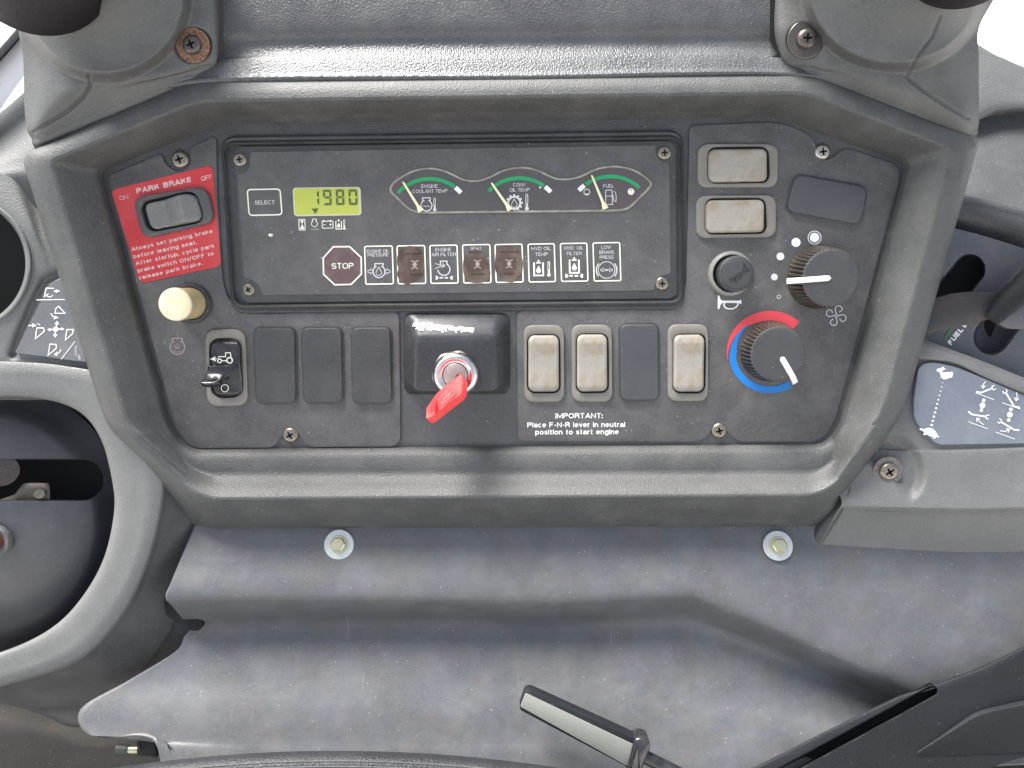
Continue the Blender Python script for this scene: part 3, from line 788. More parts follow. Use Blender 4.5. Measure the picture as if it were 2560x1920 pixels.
# horn button
t = thing('horn_button', 'round dark grey horn button with an embossed horn, in a grey collar', 'button', (1826, 687, 1))
cx, cy = XY(1828, 684, 10)
v, f = lathe(cx, cy, [(55, .8), (54.5, 6), (52, 11), (49, 14), (46, 14), (44, 10), (43, 2)], 64, False); mk('collar', v, f, m_collar, t, ang=60)
v, f = lathe(cx, cy, [(43, 1.5), (1, 1.5)], 64); mk('well', v, f, m_void, t)
cx, cy = XY(1842, 685, 38); bx, by = XY(1836, 684, 20)
v, f = lathe(cx, cy, [(43, 1.5), (43.5, 28), (42, 33), (39, 35.5), (36, 35.5), (35, 37.5), (32, 38.5), (10, 39)], 64); mk('cap', v, f, m_blank, t, ang=40)
d = Ink(40.2)
def Z(x, y): return (1740+x*440/1659, 560+y*440/1659)
d.line([Z(452,372),Z(500,445)], 1.6); d.line([Z(452,372),Z(455,420),Z(430,455),Z(310,530)], 1.4); d.line([Z(500,445),Z(460,448),Z(430,475),Z(330,548)], 1.4)
d.line([Z(385,495),Z(360,520),Z(375,545),Z(420,510),Z(440,480)], 1.2)
d.make('embossed_horn', m_void, t)
# cream push button
t = thing('push_button', 'cream coloured round push button standing out below the red sticker', 'button', (478, 758, 1))
bx, by = XY(479, 758, 4); tx, ty = XY(436, 761, 96)
v, f = lathe(bx, by, [(50, .8), (49, 8), (45, 13), (41, 13), (39, 5)], 56, False); mk('collar', v, f, m_blank, t, ang=50)
rings = []
for u, r in ((0, 38), (.55, 38), (.7, 38.5), (.94, 39), (.985, 38), (1, 36)):
    rings.append(RX(circ(bx+(tx-bx)*u*.92+(tx-bx)*.08*0, by+(ty-by)*u, r, 56), 2+94*u))
rings.append(RX(circ(bx+(tx-bx)*.92, by+(ty-by), 20, 56), 95.2))
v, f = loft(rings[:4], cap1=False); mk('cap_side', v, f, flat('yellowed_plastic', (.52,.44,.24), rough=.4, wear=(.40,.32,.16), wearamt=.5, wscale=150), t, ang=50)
v, f = loft(rings[3:]); mk('cap', v, f, m_creamcap, t, ang=50)

# ---------------------------------------------------------------- ignition
t = thing('ignition_housing', 'raised glossy dark housing around the ignition lock, scuffed white along its top', 'ignition switch', (1140, 885, 0))
def bossring(pts, h, r): return RP(dense(rpoly(pts, r, 5), 500), h)
rr = [([(1006,782),(1276,782),(1276,986),(1010,986)], -4, 22), ([(1012,786),(1270,786),(1270,982),(1014,982)], 2, 26), ([(1024,800),(1260,799),(1262,978),(1022,979)], 14, 24),
      ([(1037,836),(1244,834),(1248,978),(1034,980)], 44, 16), ([(1044,848),(1238,846),(1243,977),(1040,979)], 49, 14), ([(1052,858),(1230,856),(1236,975),(1046,977)], 50, 12)]
rings = [bossring(p, h, r) for p, h, r in rr]
v, f = loft(rings); mk('housing', v, f, m_boss, t, ang=75, bevel=3, bseg=3)
# scuff on the glossy slope: bare scraped plastic
sc = Ink(0)
random.seed(5)
for k in range(150):
    u = random.random(); x = 1036+148*u; y = 813+13*u+random.gauss(0, 5.5)*(1-.6*u)
    w = random.uniform(5, 17)*(1-.3*u); hh_ = random.uniform(1.2, 3.6)
    def hs(yy): return 14+(yy-800)*(30/36.0)+1.6+k*.012
    pts = [(x-w/2, y+1), (x-w/4, y-hh_), (x+w/5, y-hh_*.7), (x+w/2, y-1.5), (x+w/4, y+hh_*.8), (x-w/6, y+hh_*.6)]
    q = len(sc.v); sc.v += [P(a, b, hs(b)) for a, b in pts]; sc.f.append(tuple(range(q, q+6)))
sc.make('scuff_mark', m_white, t)
hb = 50
nx_, ny_ = XY(1138, 934, hb+6)
hexa = [(nx_+62*math.cos(R(60*k+12)), ny_+62*math.sin(R(60*k+12))) for k in range(6)]
hx = rpoly(hexa, 16, 5)
v, f = slab(hx, hb-2, hb+12, 5, 3); mk('hex_nut', v, f, m_steel, t, ang=40)
cx, cy = XY(1138, 939, hb+24)
v, f = lathe(cx, cy, [(56, hb+10), (55, hb+14), (52, hb+19), (47, hb+23.5), (42, hb+25.5), (39.5, hb+25), (38, hb+23), (31.5, hb+22.6)], 72, False); mk('lock_bezel', v, f, m_chrome, t, ang=60)
v, f = lathe(cx, cy, [(32, hb+14), (1, hb+14)], 48); mk('lock_gap', v, f, m_void, t)
v, f = lathe(cx, cy, [(29.8, hb+12), (29.8, hb+22), (28.5, hb+23.2), (5, hb+23.3)], 56); mk('lock_barrel', v, f, flat('lock_barrel_metal', (.40, .33, .31), rough=.42, metal=.75, wear=(.3, .24, .22), wearamt=.5), t, ang=50)
d = Ink(hb+24.2)
def Z(x, y): return (1040+x*200/1508, 860+y*200/1508)
d.line([Z(560,772), Z(803,570)], 2.4); d.make('key_slot', m_void, t)
# key
t = thing('ignition_key', 'red plastic headed key turned in the ignition lock', 'key', (1130, 955, hb+24))
def Z(x, y): return (1040+x*200/1508, 860+y*200/1508)
face = [(560,785,78), (850,552,82), (893,640,98), (868,885,150), (838,945,160), (262,1392,196), (183,1402,196), (196,1200,170), (384,925,112)]
A_ = [P(*Z(x, y), h) for x, y, h in face]
tv = P(*Z(935,1052), 150) - P(*Z(838,945), 160)
tv2 = tv
fr = [a for a in A_]; bk = [a + tv2*(.95) for a in A_]
n = len(fr)
vs = fr+bk; fs = [tuple(range(n)), tuple(range(n, 2*n))[::-1]] + [(i, (i+1) % n, n+(i+1) % n, n+i) for i in range(n)]
mk('key_head', vs, fs, m_key, t, ang=30, bevel=2.6, bseg=3)
# lanyard slot's shade painted as a flat dark patch + logo lines
nrm = (A_[1]-A_[0]).cross(A_[7]-A_[0]).normalized()
if nrm.dot(P(1280, 960, 1000)-A_[0]) < 0: nrm = -nrm
def onface(x, y, off):
    # intersect ray through pixel with the face plane
    a = P(*Z(x, y), 60); b = P(*Z(x, y), 260); d_ = b-a
    k = (A_[0]-a).dot(nrm)/d_.dot(nrm); return a+d_*k+nrm*off*S
pts = [(372,1010),(380,1150),(358,1255),(268,1330),(262,1235),(300,1120)]
vs = [onface(*p, 1.0) for p in pts]
mk('lanyard_slot_shade', vs, [tuple(range(len(vs)))], flat('key_slot_shade', (.45, .02, .025), rough=.5), t, smooth=False, fix=False)
for a0, a1 in (((700,770),(470,1000)),((760,790),(520,1060)),((600,900),(480,1130)),((690,860),(600,1000)),((730,930),(500,1130))):
    q = Vector(a1)-Vector(a0); q.normalize(); w = Vector((-q.y, q.x))*5
    vs = [onface(a0[0]+w.x, a0[1]+w.y, .9), onface(a0[0]-w.x, a0[1]-w.y, .9), onface(a1[0]-w.x, a1[1]-w.y, .9), onface(a1[0]+w.x, a1[1]+w.y, .9)]
    mk('embossed_line', vs, [(0, 1, 2, 3)], flat('key_emboss', (.85, .12, .12), rough=.4) if 'key_emboss' not in bpy.data.materials else bpy.data.materials['key_emboss'], t, smooth=False, fix=False)
# blade from the slot into the head
b0 = P(*Z(690,670), hb+18); b1 = P(*Z(640,760), 92)
sd = (P(*Z(803,570), hb+24)-P(*Z(560,772), hb+24))*.36; tn = (b1-b0).cross(sd).normalized()*3*S
vs = [b0-sd-tn, b0+sd-tn, b0+sd+tn, b0-sd+tn, b1-sd-tn, b1+sd-tn, b1+sd+tn, b1-sd+tn]
mk('blade', vs, [(0,1,2,3),(4,5,6,7),(0,1,5,4),(1,2,6,5),(2,3,7,6),(3,0,4,7)], m_steel, t, smooth=False)

# ---------------------------------------------------------------- instrument cluster
t = thing('instrument_cluster', 'black instrument cluster with three gauges, green LCD reading 1980 and a row of warning windows', 'instrument cluster', (1140, 560, 0))
OUT = [(553,346),(1708,331),(1710,768),(580,779)]
INN = [(571,362),(1695,348),(1699,752),(594,760)]
def q4(pts, k):      # inset of a px quad by k px
    return inset(pts, k)
rings = []
for k, h, r in ((-6,-4,38),(-6,1.5,38),(-2,4.5,36),(2,5,34),(5,3.5,32),(7,3.5,32),(10,9,30),(14,10,30),(17,7,28),(19,-2,26),(24,-8,26)):
    rings.append(RP(rpoly(q4(OUT, k), r, 8), h))
v, f = loft(rings, cap1=False); mk('bezel', v, f, m_clus, t, ang=50)
v, f = loft([RP(rpoly(q4(OUT, 23), 24, 8), -7.5)]); mk('recess', v, f, m_void, t, smooth=False)
pl = [(583,366),(1690,352),(1694,746),(603,757)]
v, f = slab(rpoly(toXY(pl, 3), 24, 6), -7, 3, 1.5, 3); mk('cover_plate', v, f, m_clus, t)
# film with notched corners round the screws
film = [(626,380),(1638,363),(1640,385),(1650,404),(1673,408),(1677,684),(1652,690),(1640,702),(1636,726),(656,738),(650,716),(634,700),(609,694),(593,436),(612,432),(624,418)]
v, f = slab(rpoly(toXY(film, 4.4), [4,4,8,16,6,6,12,10,4,6,14,14,6,6,10,10], 4), 3, 4.4, .5, 1); mk('face_film', v, f, m_face, t)
for x, y, r, rt in ((600,399,16,.2),(1661,382,16,.1),(622,724,15,.6),(1655,709,16,.05)):
    screw(t, x, y, r, 3, 5, rot=rt)
HC = 5.2
b = Ink(HC); b.box([(618,474),(700,472.5),(705,536.5),(623,538.5)], 8, 3.2); b.make('select_button_outline', m_cream, t)
text('SELECT', (636.5,511.5), (687,510.5), 10, HC, m_dim, t, .01)
# LCD
lc = [(731,469),(901,467),(904,538),(735,541)]
v, f = slab(rpoly(toXY(lc, 5.2), 8, 5), 4, 5.2, .6, 1); lcdo = mk('lcd_edge', v, f, m_lcdedge, t)
lc2 = [(735,472),(896,470),(899,534.5),(738,537)]
v, f = loft([RP(rpoly(lc2, 6, 5), 5.5)]); mk('lcd_display', v, f, m_lcd, t, smooth=False)
seg = Ink(6.0)
def digit(k, x0, y0, w, h, segs):
    s = 5.2; g_ = 1.0; m = y0+h/2; x1 = x0+w; y1 = y0+h
    sh = lambda p: [(a+(y0-c)*-.035, c) for a, c in p]
    D_ = {'a': [(x0+g_,y0),(x1-g_,y0),(x1-s,y0+s),(x0+s,y0+s)], 'd': [(x0+g_,y1),(x1-g_,y1),(x1-s,y1-s),(x0+s,y1-s)],
          'g': [(x0+s*.6,m),(x0+s,m-s/2),(x1-s,m-s/2),(x1-s*.6,m),(x1-s,m+s/2),(x0+s,m+s/2)],
          'f': [(x0,y0+g_),(x0+s,y0+s+g_),(x0+s,m-s/2-g_),(x0,m-g_)], 'b': [(x1,y0+g_),(x1-s,y0+s+g_),(x1-s,m-s/2-g_),(x1,m-g_)],
          'e': [(x0,y1-g_),(x0+s,y1-s-g_),(x0+s,m+s/2+g_),(x0,m+g_)], 'c': [(x1,y1-g_),(x1-s,y1-s-g_),(x1-s,m+s/2+g_),(x1,m+g_)]}
    for q in segs: k.poly(sh(D_[q]))
digit(seg, 776, 475, 21, 38, 'bc'); digit(seg, 807, 474.5, 21, 38.5, 'abcdfg'); digit(seg, 839, 474, 21, 38.5, 'abcdefg'); digit(seg, 871, 473.8, 21.5, 38.5, 'abcdef')
seg.poly([(779,521.5),(796,521),(788,535)]); seg.make('lcd_digits', m_lcdink, t)
# small symbols under the display
k = Ink(HC)
k.box([(747,548.5),(762,548.5),(763,575),(748,575)], 1, 1.8); k.poly([(750,572.5),(761,572.5),(755.5,560)]); k.poly([(750,551),(760,551),(755.2,560)]); k.make('hourglass_symbol', m_cream, t)
k = Ink(HC); engine(k, 786, 547.5, 567, 15, 1.5); k.make('engine_symbol', m_cream, t)
text('n/min', (777,575.5), (798,575), 4.2, HC, m_dim, t)
k = Ink(HC); k.box([(805,553.5),(832,553),(833,570),(806,570.5)], 1, 1.7); k.line([(807,551.5),(812,551.5)], 2.2); k.line([(824,551),(829,551)], 2.2)
k.line([(808.5,562),(814,562)], 1.4); k.line([(823,561.5),(830,561.5)], 1.4); k.line([(826.5,558),(826.5,565)], 1.4); k.make('battery_symbol', m_cream, t)
def tank(k, x0, y0, x1, y1, w, drop=True):
    k.line([(x0,y0+3),(x0+.6,y1),(x1+.6,y1),(x1,y0+3)], w); cx = (x0+x1)/2; hh_ = y1-y0
    k.line([(cx,y0-hh_*.08),(cx,y0+hh_*.08)], w); k.line([(cx-w*1.4,y0+hh_*.11),(cx+w*1.4,y0+hh_*.11)], w*.9)
    dropf(k, cx+.3, y0+hh_*.30, y0+hh_*.84, hh_*.17)
def dropf(k, cx, y0, y1, r, line=0):
    pts = [(cx, y0)]; cy = y1-r
    for i in range(13):
        a = R(-25+230*i/12); pts.append((cx+r*math.cos(a), cy+r*math.sin(a)))
    (k.line(pts, line, True) if line else k.poly(pts))
def thermo(k, cx, y0, y1, w):
    k.line([(cx-w/2, y0+w*3.2*1.6), (cx-w/2, y0+w/2), (cx, y0), (cx+w/2, y0+w/2), (cx+w/2, y0+w*3.2*1.6)], w*.4)
    k.line([(cx, y0+w*3.2*1.6-1), (cx+.3, y1-w)], w*1.15); k.disc(cx+.3, y1-w*.9, w*1.05, 14)
k = Ink(HC); tank(k, 839.5, 549.5, 853.5, 572.5, 2.2); thermo(k, 860.5, 549, 574, 3.0); k.make('oil_temperature_symbol', m_cream, t)
# STOP lens
oc = [(833,617),(874,616.5),(903,644),(903.5,685),(878,711),(837,712),(809,686),(808,645)]
v, f = loft([RP(oc, 5.0)]); mk('stop_lens', v, f, m_stop, t, smooth=False)
k = Ink(5.3); k.line(oc, 3.6, True); k.make('stop_outline', m_cream, t)
text('STOP', (828.5,672.5), (884.5,671.5), 14.5, 5.4, m_cream, t, .008)
# warning windows
BX = [(910,985,614.5,712),(991,1066,613.5,711),(1073,1147,612.5,710),(1155,1229,611,709),(1236,1309.5,610,707.5),(1318.5,1390,609,706.5),(1399.5,1471.5,607.5,705),(1481,1553.6,606,704)]
for i, (x0, x1, y0, y1) in enumerate(BX):
    nm = ['engine_oil_pressure_window','charging_window','air_filter_window','seat_belt_window','warning_window','oil_temperature_window','oil_filter_window','brake_pressure_window'][i]
    k = Ink(HC); k.box([(x0+1.5,y0+1.5),(x1-4.5,y0+.2),(x1-1.5,y1-2.5),(x0+4.5,y1-1.5)], 4, 3.2)
    k.make('warning_window_outline', m_cream, t)
text('ENGINE OIL', (917,632), (973,631), 8, HC, m_dim, t, .004); text('PRESSURE', (919,641.8), (971.5,640.8), 8, HC, m_dim, t, .004)
k = Ink(HC); engine(k, 947.5, 659, 694, 30, 2.8); dropf(k, 947, 668, 689, 7, 1.6)
for s_, xx in ((1, 920), (-1, 975)):
    k.line([(xx,675.5),(xx+s_*7,675.5),(xx+s_*7,671),(xx+s_*13,678.5),(xx+s_*7,686),(xx+s_*7,681.5),(xx,681.5)], 1.4, True)
k.make('engine_oil_symbol', m_dim, t)
text('ENGINE', (1088,628.5), (1128.5,628), 8.6, HC, m_dim, t, .004); text('AIR FILTER', (1079,640.8), (1140,640), 8.6, HC, m_dim, t, .004)
k = Ink(HC)
pts = [(1101,663.5),(1101,653),(1117.5,653),(1117.5,661)] + [(1110+15*math.cos(R(a)), 673.5+15*math.sin(R(a))) for a in range(-48, 185, 16)]
k.line(pts, 2.8); k.line([(1088,658),(1098,662.5),(1111,663)], 1.6); k.line([(1088,671.5),(1099,667),(1111,665)], 1.6)
k.line([(1106,658),(1112,664),(1106,670)], 1.6)
k.make('air_filter_symbol', m_dim, t)
def filt(k, x0, x1, y):
    k.poly([(x0,y-5),(x0+4,y-5),(x0+8,y),(x0+4,y+5),(x0,y+5)]); k.poly([(x1,y-5),(x1-4,y-5),(x1-8,y),(x1-4,y+5),(x1,y+5)])
    w = (x1-x0-22)/2; k.line([(x0+10,y),(x0+10+w*.8,y)], 4.2); k.line([(x0+12+w,y),(x0+12+w*1.8,y)], 4.2)
k = Ink(HC); filt(k, 1089, 1132, 694.5); k.make('filter_symbol', m_dim, t)
text('SEAT', (1176.5,625.5), (1204,625), 8, HC, m_dim, t, .004)
text('HYD OIL', (1328,626), (1378,625.5), 8.8, HC, m_dim, t, .006); text('TEMP', (1337.5,640), (1370,639.5), 8.8, HC, m_dim, t, .006)
k = Ink(HC); tank(k, 1335, 653, 1357.5, 688.5, 4.2); thermo(k, 1372, 653.5, 691, 4.2); k.make('oil_temperature_symbol', m_cream, t)
text('HYD', (1411,624.5), (1434,624), 8.4, HC, m_dim, t, .004); text('OIL', (1442,624), (1459,623.7), 8.4, HC, m_dim, t, .004)
text('FILTER', (1417,638), (1454.5,637.5), 8.4, HC, m_dim, t, .004)
k = Ink(HC); tank(k, 1424, 646, 1447, 682, 4.2); filt(k, 1413.5, 1457.5, 689.5); k.make('oil_filter_symbol', m_cream, t)
text('LOW', (1503.5,622.5), (1528,622), 8.4, HC, m_dim, t, .006); text('BRAKE', (1498,635), (1535.5,634.5), 8.4, HC, m_dim, t, .006); text('PRESS', (1499.5,647.5), (1534,647), 8.4, HC, m_dim, t, .006)
k = Ink(HC); k.ring(1516.5,675,20.8,1.9,36); k.arc(1516.5,675,25.5,3.0,-140,-218,14); k.arc(1516.5,675,25.5,3.0,-40,38,14)
k.disc(1516.5,675,2.8,12)
for s_, xx in ((1, 1502), (-1, 1531)):
    k.line([(xx,672.8),(xx+s_*5.5,672.8),(xx+s_*5.5,670.5),(xx+s_*10.5,675),(xx+s_*5.5,679.5),(xx+s_*5.5,677.2),(xx,677.2)], 1.3, True)
k.make('brake_symbol', m_dim, t)
# three burnt lenses, ragged edges, circuit board showing
def Zb(x, y, ox=900): return (ox+x*360/2212, 590+y*360/2212)
patches = [
 (900, [(600,235),(640,190),(700,160),(780,150),(860,165),(925,205),(960,280),(985,350),(992,430),(990,520),(965,580),(900,630),(860,680),(790,725),(725,750),(660,725),(610,690),(575,620),(570,570),(590,500),(570,440),(568,330)], (840,440), 'B/L-AMBER', (712,945,285), 'R-ANGDE', (762,952,605)),
 (900, [(1690,225),(1760,205),(1820,215),(1860,260),(1900,290),(1935,340),(1965,420),(1995,500),(2005,590),(1980,660),(1920,705),(1830,725),(1740,722),(1660,700),(1610,640),(1585,560),(1580,450),(1590,360),(1630,300)], (1805,430), 'B/L-AM', (1680,1852,262), 'R-ANGDE', (1710,1915,600)),
 (1220, [(150,185),(230,158),(330,155),(420,175),(470,230),(500,290),(530,350),(540,420),(532,520),(500,590),(450,640),(420,690),(370,720),(300,705),(230,700),(215,640),(180,600),(120,560),(105,470),(108,370),(118,270)], (325,425), 'B/L-AMBAR', (192,465,258), 'R-RED', (243,410,592)),
]
for ox, pts, (lx, ly), s1, (a0, a1, ay), s2, (b0_, b1_, by_) in patches:
    pp = rpoly([Zb(x, y, ox) for x, y in pts], 4, 2)
    v, f = loft([RP(pp, 5.9)]); mk('burnt_lens', v, f, m_pcb, t, smooth=False)
    k = Ink(6.2); k.poly([Zb(lx-105,ly-95,ox),Zb(lx+105,ly-98,ox),Zb(lx+108,ly+92,ox),Zb(lx-102,ly+94,ox)]); k.make('led_socket', flat('led_socket_brown', (.075,.048,.036), rough=.5) if 'led_socket_brown' not in bpy.data.materials else bpy.data.materials['led_socket_brown'], t)
    k = Ink(6.5); k.disc(*Zb(lx,ly,ox), 5.3, 16); k.line([Zb(lx-55,ly-65,ox),Zb(lx-20,ly-45,ox),Zb(lx+20,ly-45,ox),Zb(lx+55,ly-65,ox)], 2.4); k.line([Zb(lx-50,ly+68,ox),Zb(lx-20,ly+45,ox),Zb(lx+20,ly+45,ox),Zb(lx+50,ly+68,ox)], 2.4)
    k.make('led', m_pcbL, t)
    text(s1, Zb(a0,ay,ox), Zb(a1,ay,ox), 4.6, 6.4, m_pcbD, t, .02); text(s2, Zb(b0_,by_,ox), Zb(b1_,by_,ox), 4.6, 6.4, m_pcbD, t, .02)
# gauge window
WIN = [(974.6,471),(984,455),(1009,439),(1033,426.6),(1057.6,421),(1082,420.3),(1106.5,425),(1131,435.6),(1155,447.8),(1171.6,451.5),(1190,452),(1204,450),(1228.5,440.5),(1253,427.4),(1277,420.5),(1302,418),(1322.5,419.5),(1347,426),(1368,437),(1387.6,446),(1404,448),(1428,447),(1453,441),(1477,428),(1501.6,419),(1534,415),(1566.7,418.5),(1591,427.4),(1615.5,443.7),(1627,455),(1628,463),(1615.5,478),(1591,502),(1575,518.6),(1558.5,525),(1530,526.5),(1400,528),(1200,530),(1057.6,531.5),(1033,528),(1017,518.6),(992.5,494),(978,481)]
WS = rpoly(WIN, 9, 3)
v, f = loft([RP(WS, 5.1)]); mk('gauge_dial', v, f, m_dial, t, smooth=False)
wi = [(x, y) for x, y in inset(WS, 2.8)]; wo = inset(WS, -2.6)
v, f = loft([RP(wo, 4.5), RP(wo, 6.0), RP(WS, 7.2), RP(wi, 6.0), RP(wi, 5.2)], cap1=False)
mk('gauge_window_rim', v, f, flat('window_rim', (.20, .19, .155), rough=.4, wear=(.34, .33, .28), wearamt=.8, wscale=220), t, ang=60)
HG = 5.7
def gauge(cx, cy, r, a0, a1, wa0, wa1, tip, base, first=None):
    k = Ink(HG); k.arc(cx, cy, r, 9.5, a0, a1, 26); k.make('gauge_arc', m_green, t)
    k = Ink(HG); k.arc(cx, cy, r, 11, wa0, wa1, 4); k.make('gauge_end_mark', m_white, t)
    d = Vector((base[0]-tip[0], base[1]-tip[1])); L_ = d.length; d.normalize(); n = Vector((-d.y, d.x))
    def at(u, w, h): q = Vector(tip)+d*L_*u+n*w; return P(q.x, q.y, h)
    rings = []
    for u, w in ((0,.8),(.02,2.0),(.05,2.6),(.82,3.6),(.87,5.6),(1.0,7.8)):
        rings.append([at(u,-w,9.5), at(u,-w,11.2), at(u,-w*.5,12), at(u,w*.5,12), at(u,w,11.2), at(u,w,9.5)])
    v, f = loft(rings, cap0=True); mk('needle', v, f, m_needle, t, ang=50)
gauge(1074,552.5,105.5,-138.5,-54,-52.5,-42,(1007,454),(1053,528))
gauge(1298.5,550.5,105.5,-136.5,-54.5,-52.5,-42,(1228,456),(1276,525))
gauge(1526,547,106,-125.5,-47,-138,-128,(1479,437),(1514,522))
text('ENGINE', (1053,470), (1095,469.3), 8.8, HG, m_dim, t, .004); text('COOLANT TEMP', (1031,483), (1118.5,481.3), 8.8, HG, m_dim, t, .004)
text('CONV', (1282.5,466.5), (1314.5,466), 8.8, HG, m_dim, t, .004); text('OIL TEMP', (1274,479.5), (1324,478.5), 8.8, HG, m_dim, t, .004)
text('FUEL', (1508,469.3), (1535.5,468.8), 8.8, HG, m_dim, t, .004)
k = Ink(HG); engine(k, 1066, 494.5, 527.5, 27.5, 2.6); k.line([(1057,516),(1061,514.5),(1065,517),(1069,514.5),(1075,516.5)], 1.6); thermo(k, 1086.5, 494.5, 527.5, 3.8); k.make('coolant_symbol', m_dim, t)
k = Ink(HG)
g1 = []
for q in range(12):
    a = R(30*q)
    for da, rr_ in ((-10,17.3),(-6,21.5),(6,21.5),(10,17.3)): g1.append((1285.7+rr_*math.cos(a+R(da)), 507+rr_*math.sin(a+R(da))))
g2 = []
for x, y in g1:
    a = math.atan2(y-507, x-1285.7); g2.append((1285.7+12.8*math.cos(a), 507+12.8*math.sin(a)))
# stop the gear above the window's lower edge
cl = lambda p: (p[0], min(p[1], 525.5))
k.strip([cl(p) for p in g1], [cl(p) for p in g2], True); dropf(k, 1285.7, 497.5, 518.5, 7, 1.5); thermo(k, 1317, 485, 525.5, 4.8); k.make('converter_oil_symbol', m_dim, t)
k = Ink(HG); k.box([(1514,475.5),(1530,475),(1531,511),(1514.5,511.5)], 2.5, 2.0); k.line([(1515,490.5),(1529.5,490)], 1.5); k.line([(1532,487),(1535,502),(1540,504),(1540.5,492),(1539,483),(1535,477)], 1.6)
k.line([(1512,511.5),(1533,511)], 1.6); k.make('fuel_pump_symbol', m_dim, t)
k = Ink(HG); k.ring(1467,480,7.4,1.4); k.poly([(1461.5,484.5),(1472.5,484.5),(1469,487),(1465,487)]); k.disc(1577.6,479,8.2); k.make('fuel_level_marks', m_cream, t)
k = Ink(HG+.7); k.line([(1574,475),(1581,475)], 1.6); k.make('fuel_level_notch', m_dial, t)
k = Ink(HG+.5); k.disc(1350.5,468.5,3.2,12); k.make('dial_spot', m_dim, t)
k = Ink(HC); k.poly([(670,588),(674,583.5),(684,586),(678,589),(683,591),(675,591.5)]); k.make('chip_mark', m_cream, t)

# ---------------------------------------------------------------- cowl above the surround
t = thing('steering_cowl', 'grey textured cowl across the top of the photo, between the two column hoods', 'cowl', (1280, 60, 60))
rows = [[(380,-200,30),(900,-200,30),(1280,-200,30),(1700,-200,30),(2150,-200,30)],
        [(380,-60,44),(900,-60,44),(1280,-60,44),(1700,-60,44),(2150,-60,44)],
        [(380,20,50),(900,20,50),(1280,20,50),(1700,18,50),(2150,16,50)],
        [(380,76,50),(900,70,50),(1280,68,50),(1700,64,50),(2150,62,50)],
        [(380,110,42),(900,99,42),(1280,97,42),(1700,94,42),(2150,92,42)],
        [(380,134,44),(900,121,44),(1280,119,44),(1700,116,44),(2150,110,44)],
        [(340,190,60),(560,152,60),(1280,146,60),(1930,140,60),(2240,195,60)],
        [(330,222,73),(556,184,74),(1280,178,74),(1950,172,74),(2250,220,73)],
        [(325,240,80),(550,200,81),(1280,193,81),(1955,184,81),(2256,236,80)],
        [(320,266,64),(545,222,64),(1280,214,64),(1960,204,64),(2260,258,64)]]
def kc(x, y): return not ((520 < x < 557 and y < 156-.25*abs(557-x)) or (1922 < x < 1960 and y < 142))
v, f = patch(rows, 420, 110, 'cr', 'cr', None, kc); mk('cowl_shell', v, f, m_cowl, t, ang=80)

def bump(x, y, cx, cy, rx, ry, hgt, a=.7):
    d = math.hypot((x-cx)/rx, (y-cy)/ry); return hgt*(1-sst(a, 1, d))
# left hood: round boot on a flared foot
t = thing('column_hood', 'rounded grey hood at the top left, held by a screw on a rusty washer', 'hood', (280, 150, 60))
def dl(x, y):
    h = 0
    h += 34*(1-sst(.90, 1.06, math.hypot((x-262)/212, (y+10)/208)))      # round boot
    h -= 14*(1-sst(34, 52, math.hypot(x-482, (y-112)*1.05)))          # screw seat
    h -= 5*math.exp(-(segd(x, y, [(85,330),(120,308),(170,278),(208,244),(226,214),(224,190)])/4)**2)
    return h
rows = [[(-60,-120,150),(150,-120,190),(320,-120,180),(460,-120,140),(540,-120,96),(544,-120,0)],
        [(30,0,60),(160,0,150),(320,0,152),(450,0,112),(538,0,84),(543,4,0)],
        [(48,90,50),(160,90,118),(300,90,122),(430,90,104),(538,80,84),(543,86,0)],
        [(58,150,46),(150,150,104),(280,150,112),(420,150,102),(532,148,80),(540,156,50)],
        [(60,240,46),(130,240,104),(250,200,110),(400,190,104),(512,166,76),(530,178,60)],
        [(66,318,54),(110,300,92),(210,252,96),(360,208,94),(480,184,78),(500,192,66)],
        [(78,345,50),(112,340,72),(212,294,78),(350,242,80),(470,200,78),(496,206,66)],
        [(84,366,40),(114,362,52),(216,322,58),(350,268,60),(474,222,58),(496,222,50)],
        [(110,400,-40),(150,384,-40),(240,350,-40),(370,300,-20),(480,250,0),(498,246,0)]]
v, f = patch(rows, 230, 230, 'cr', 'cr', dl); solid(mk('hood_shell', v, f, m_hood, t, ang=80), 8)
screw(t, 481, 113, 21, 99, 12, mat=m_screwD, rot=.4, wr=38, wmat=m_rust, label='screw on a rusty orange washer')
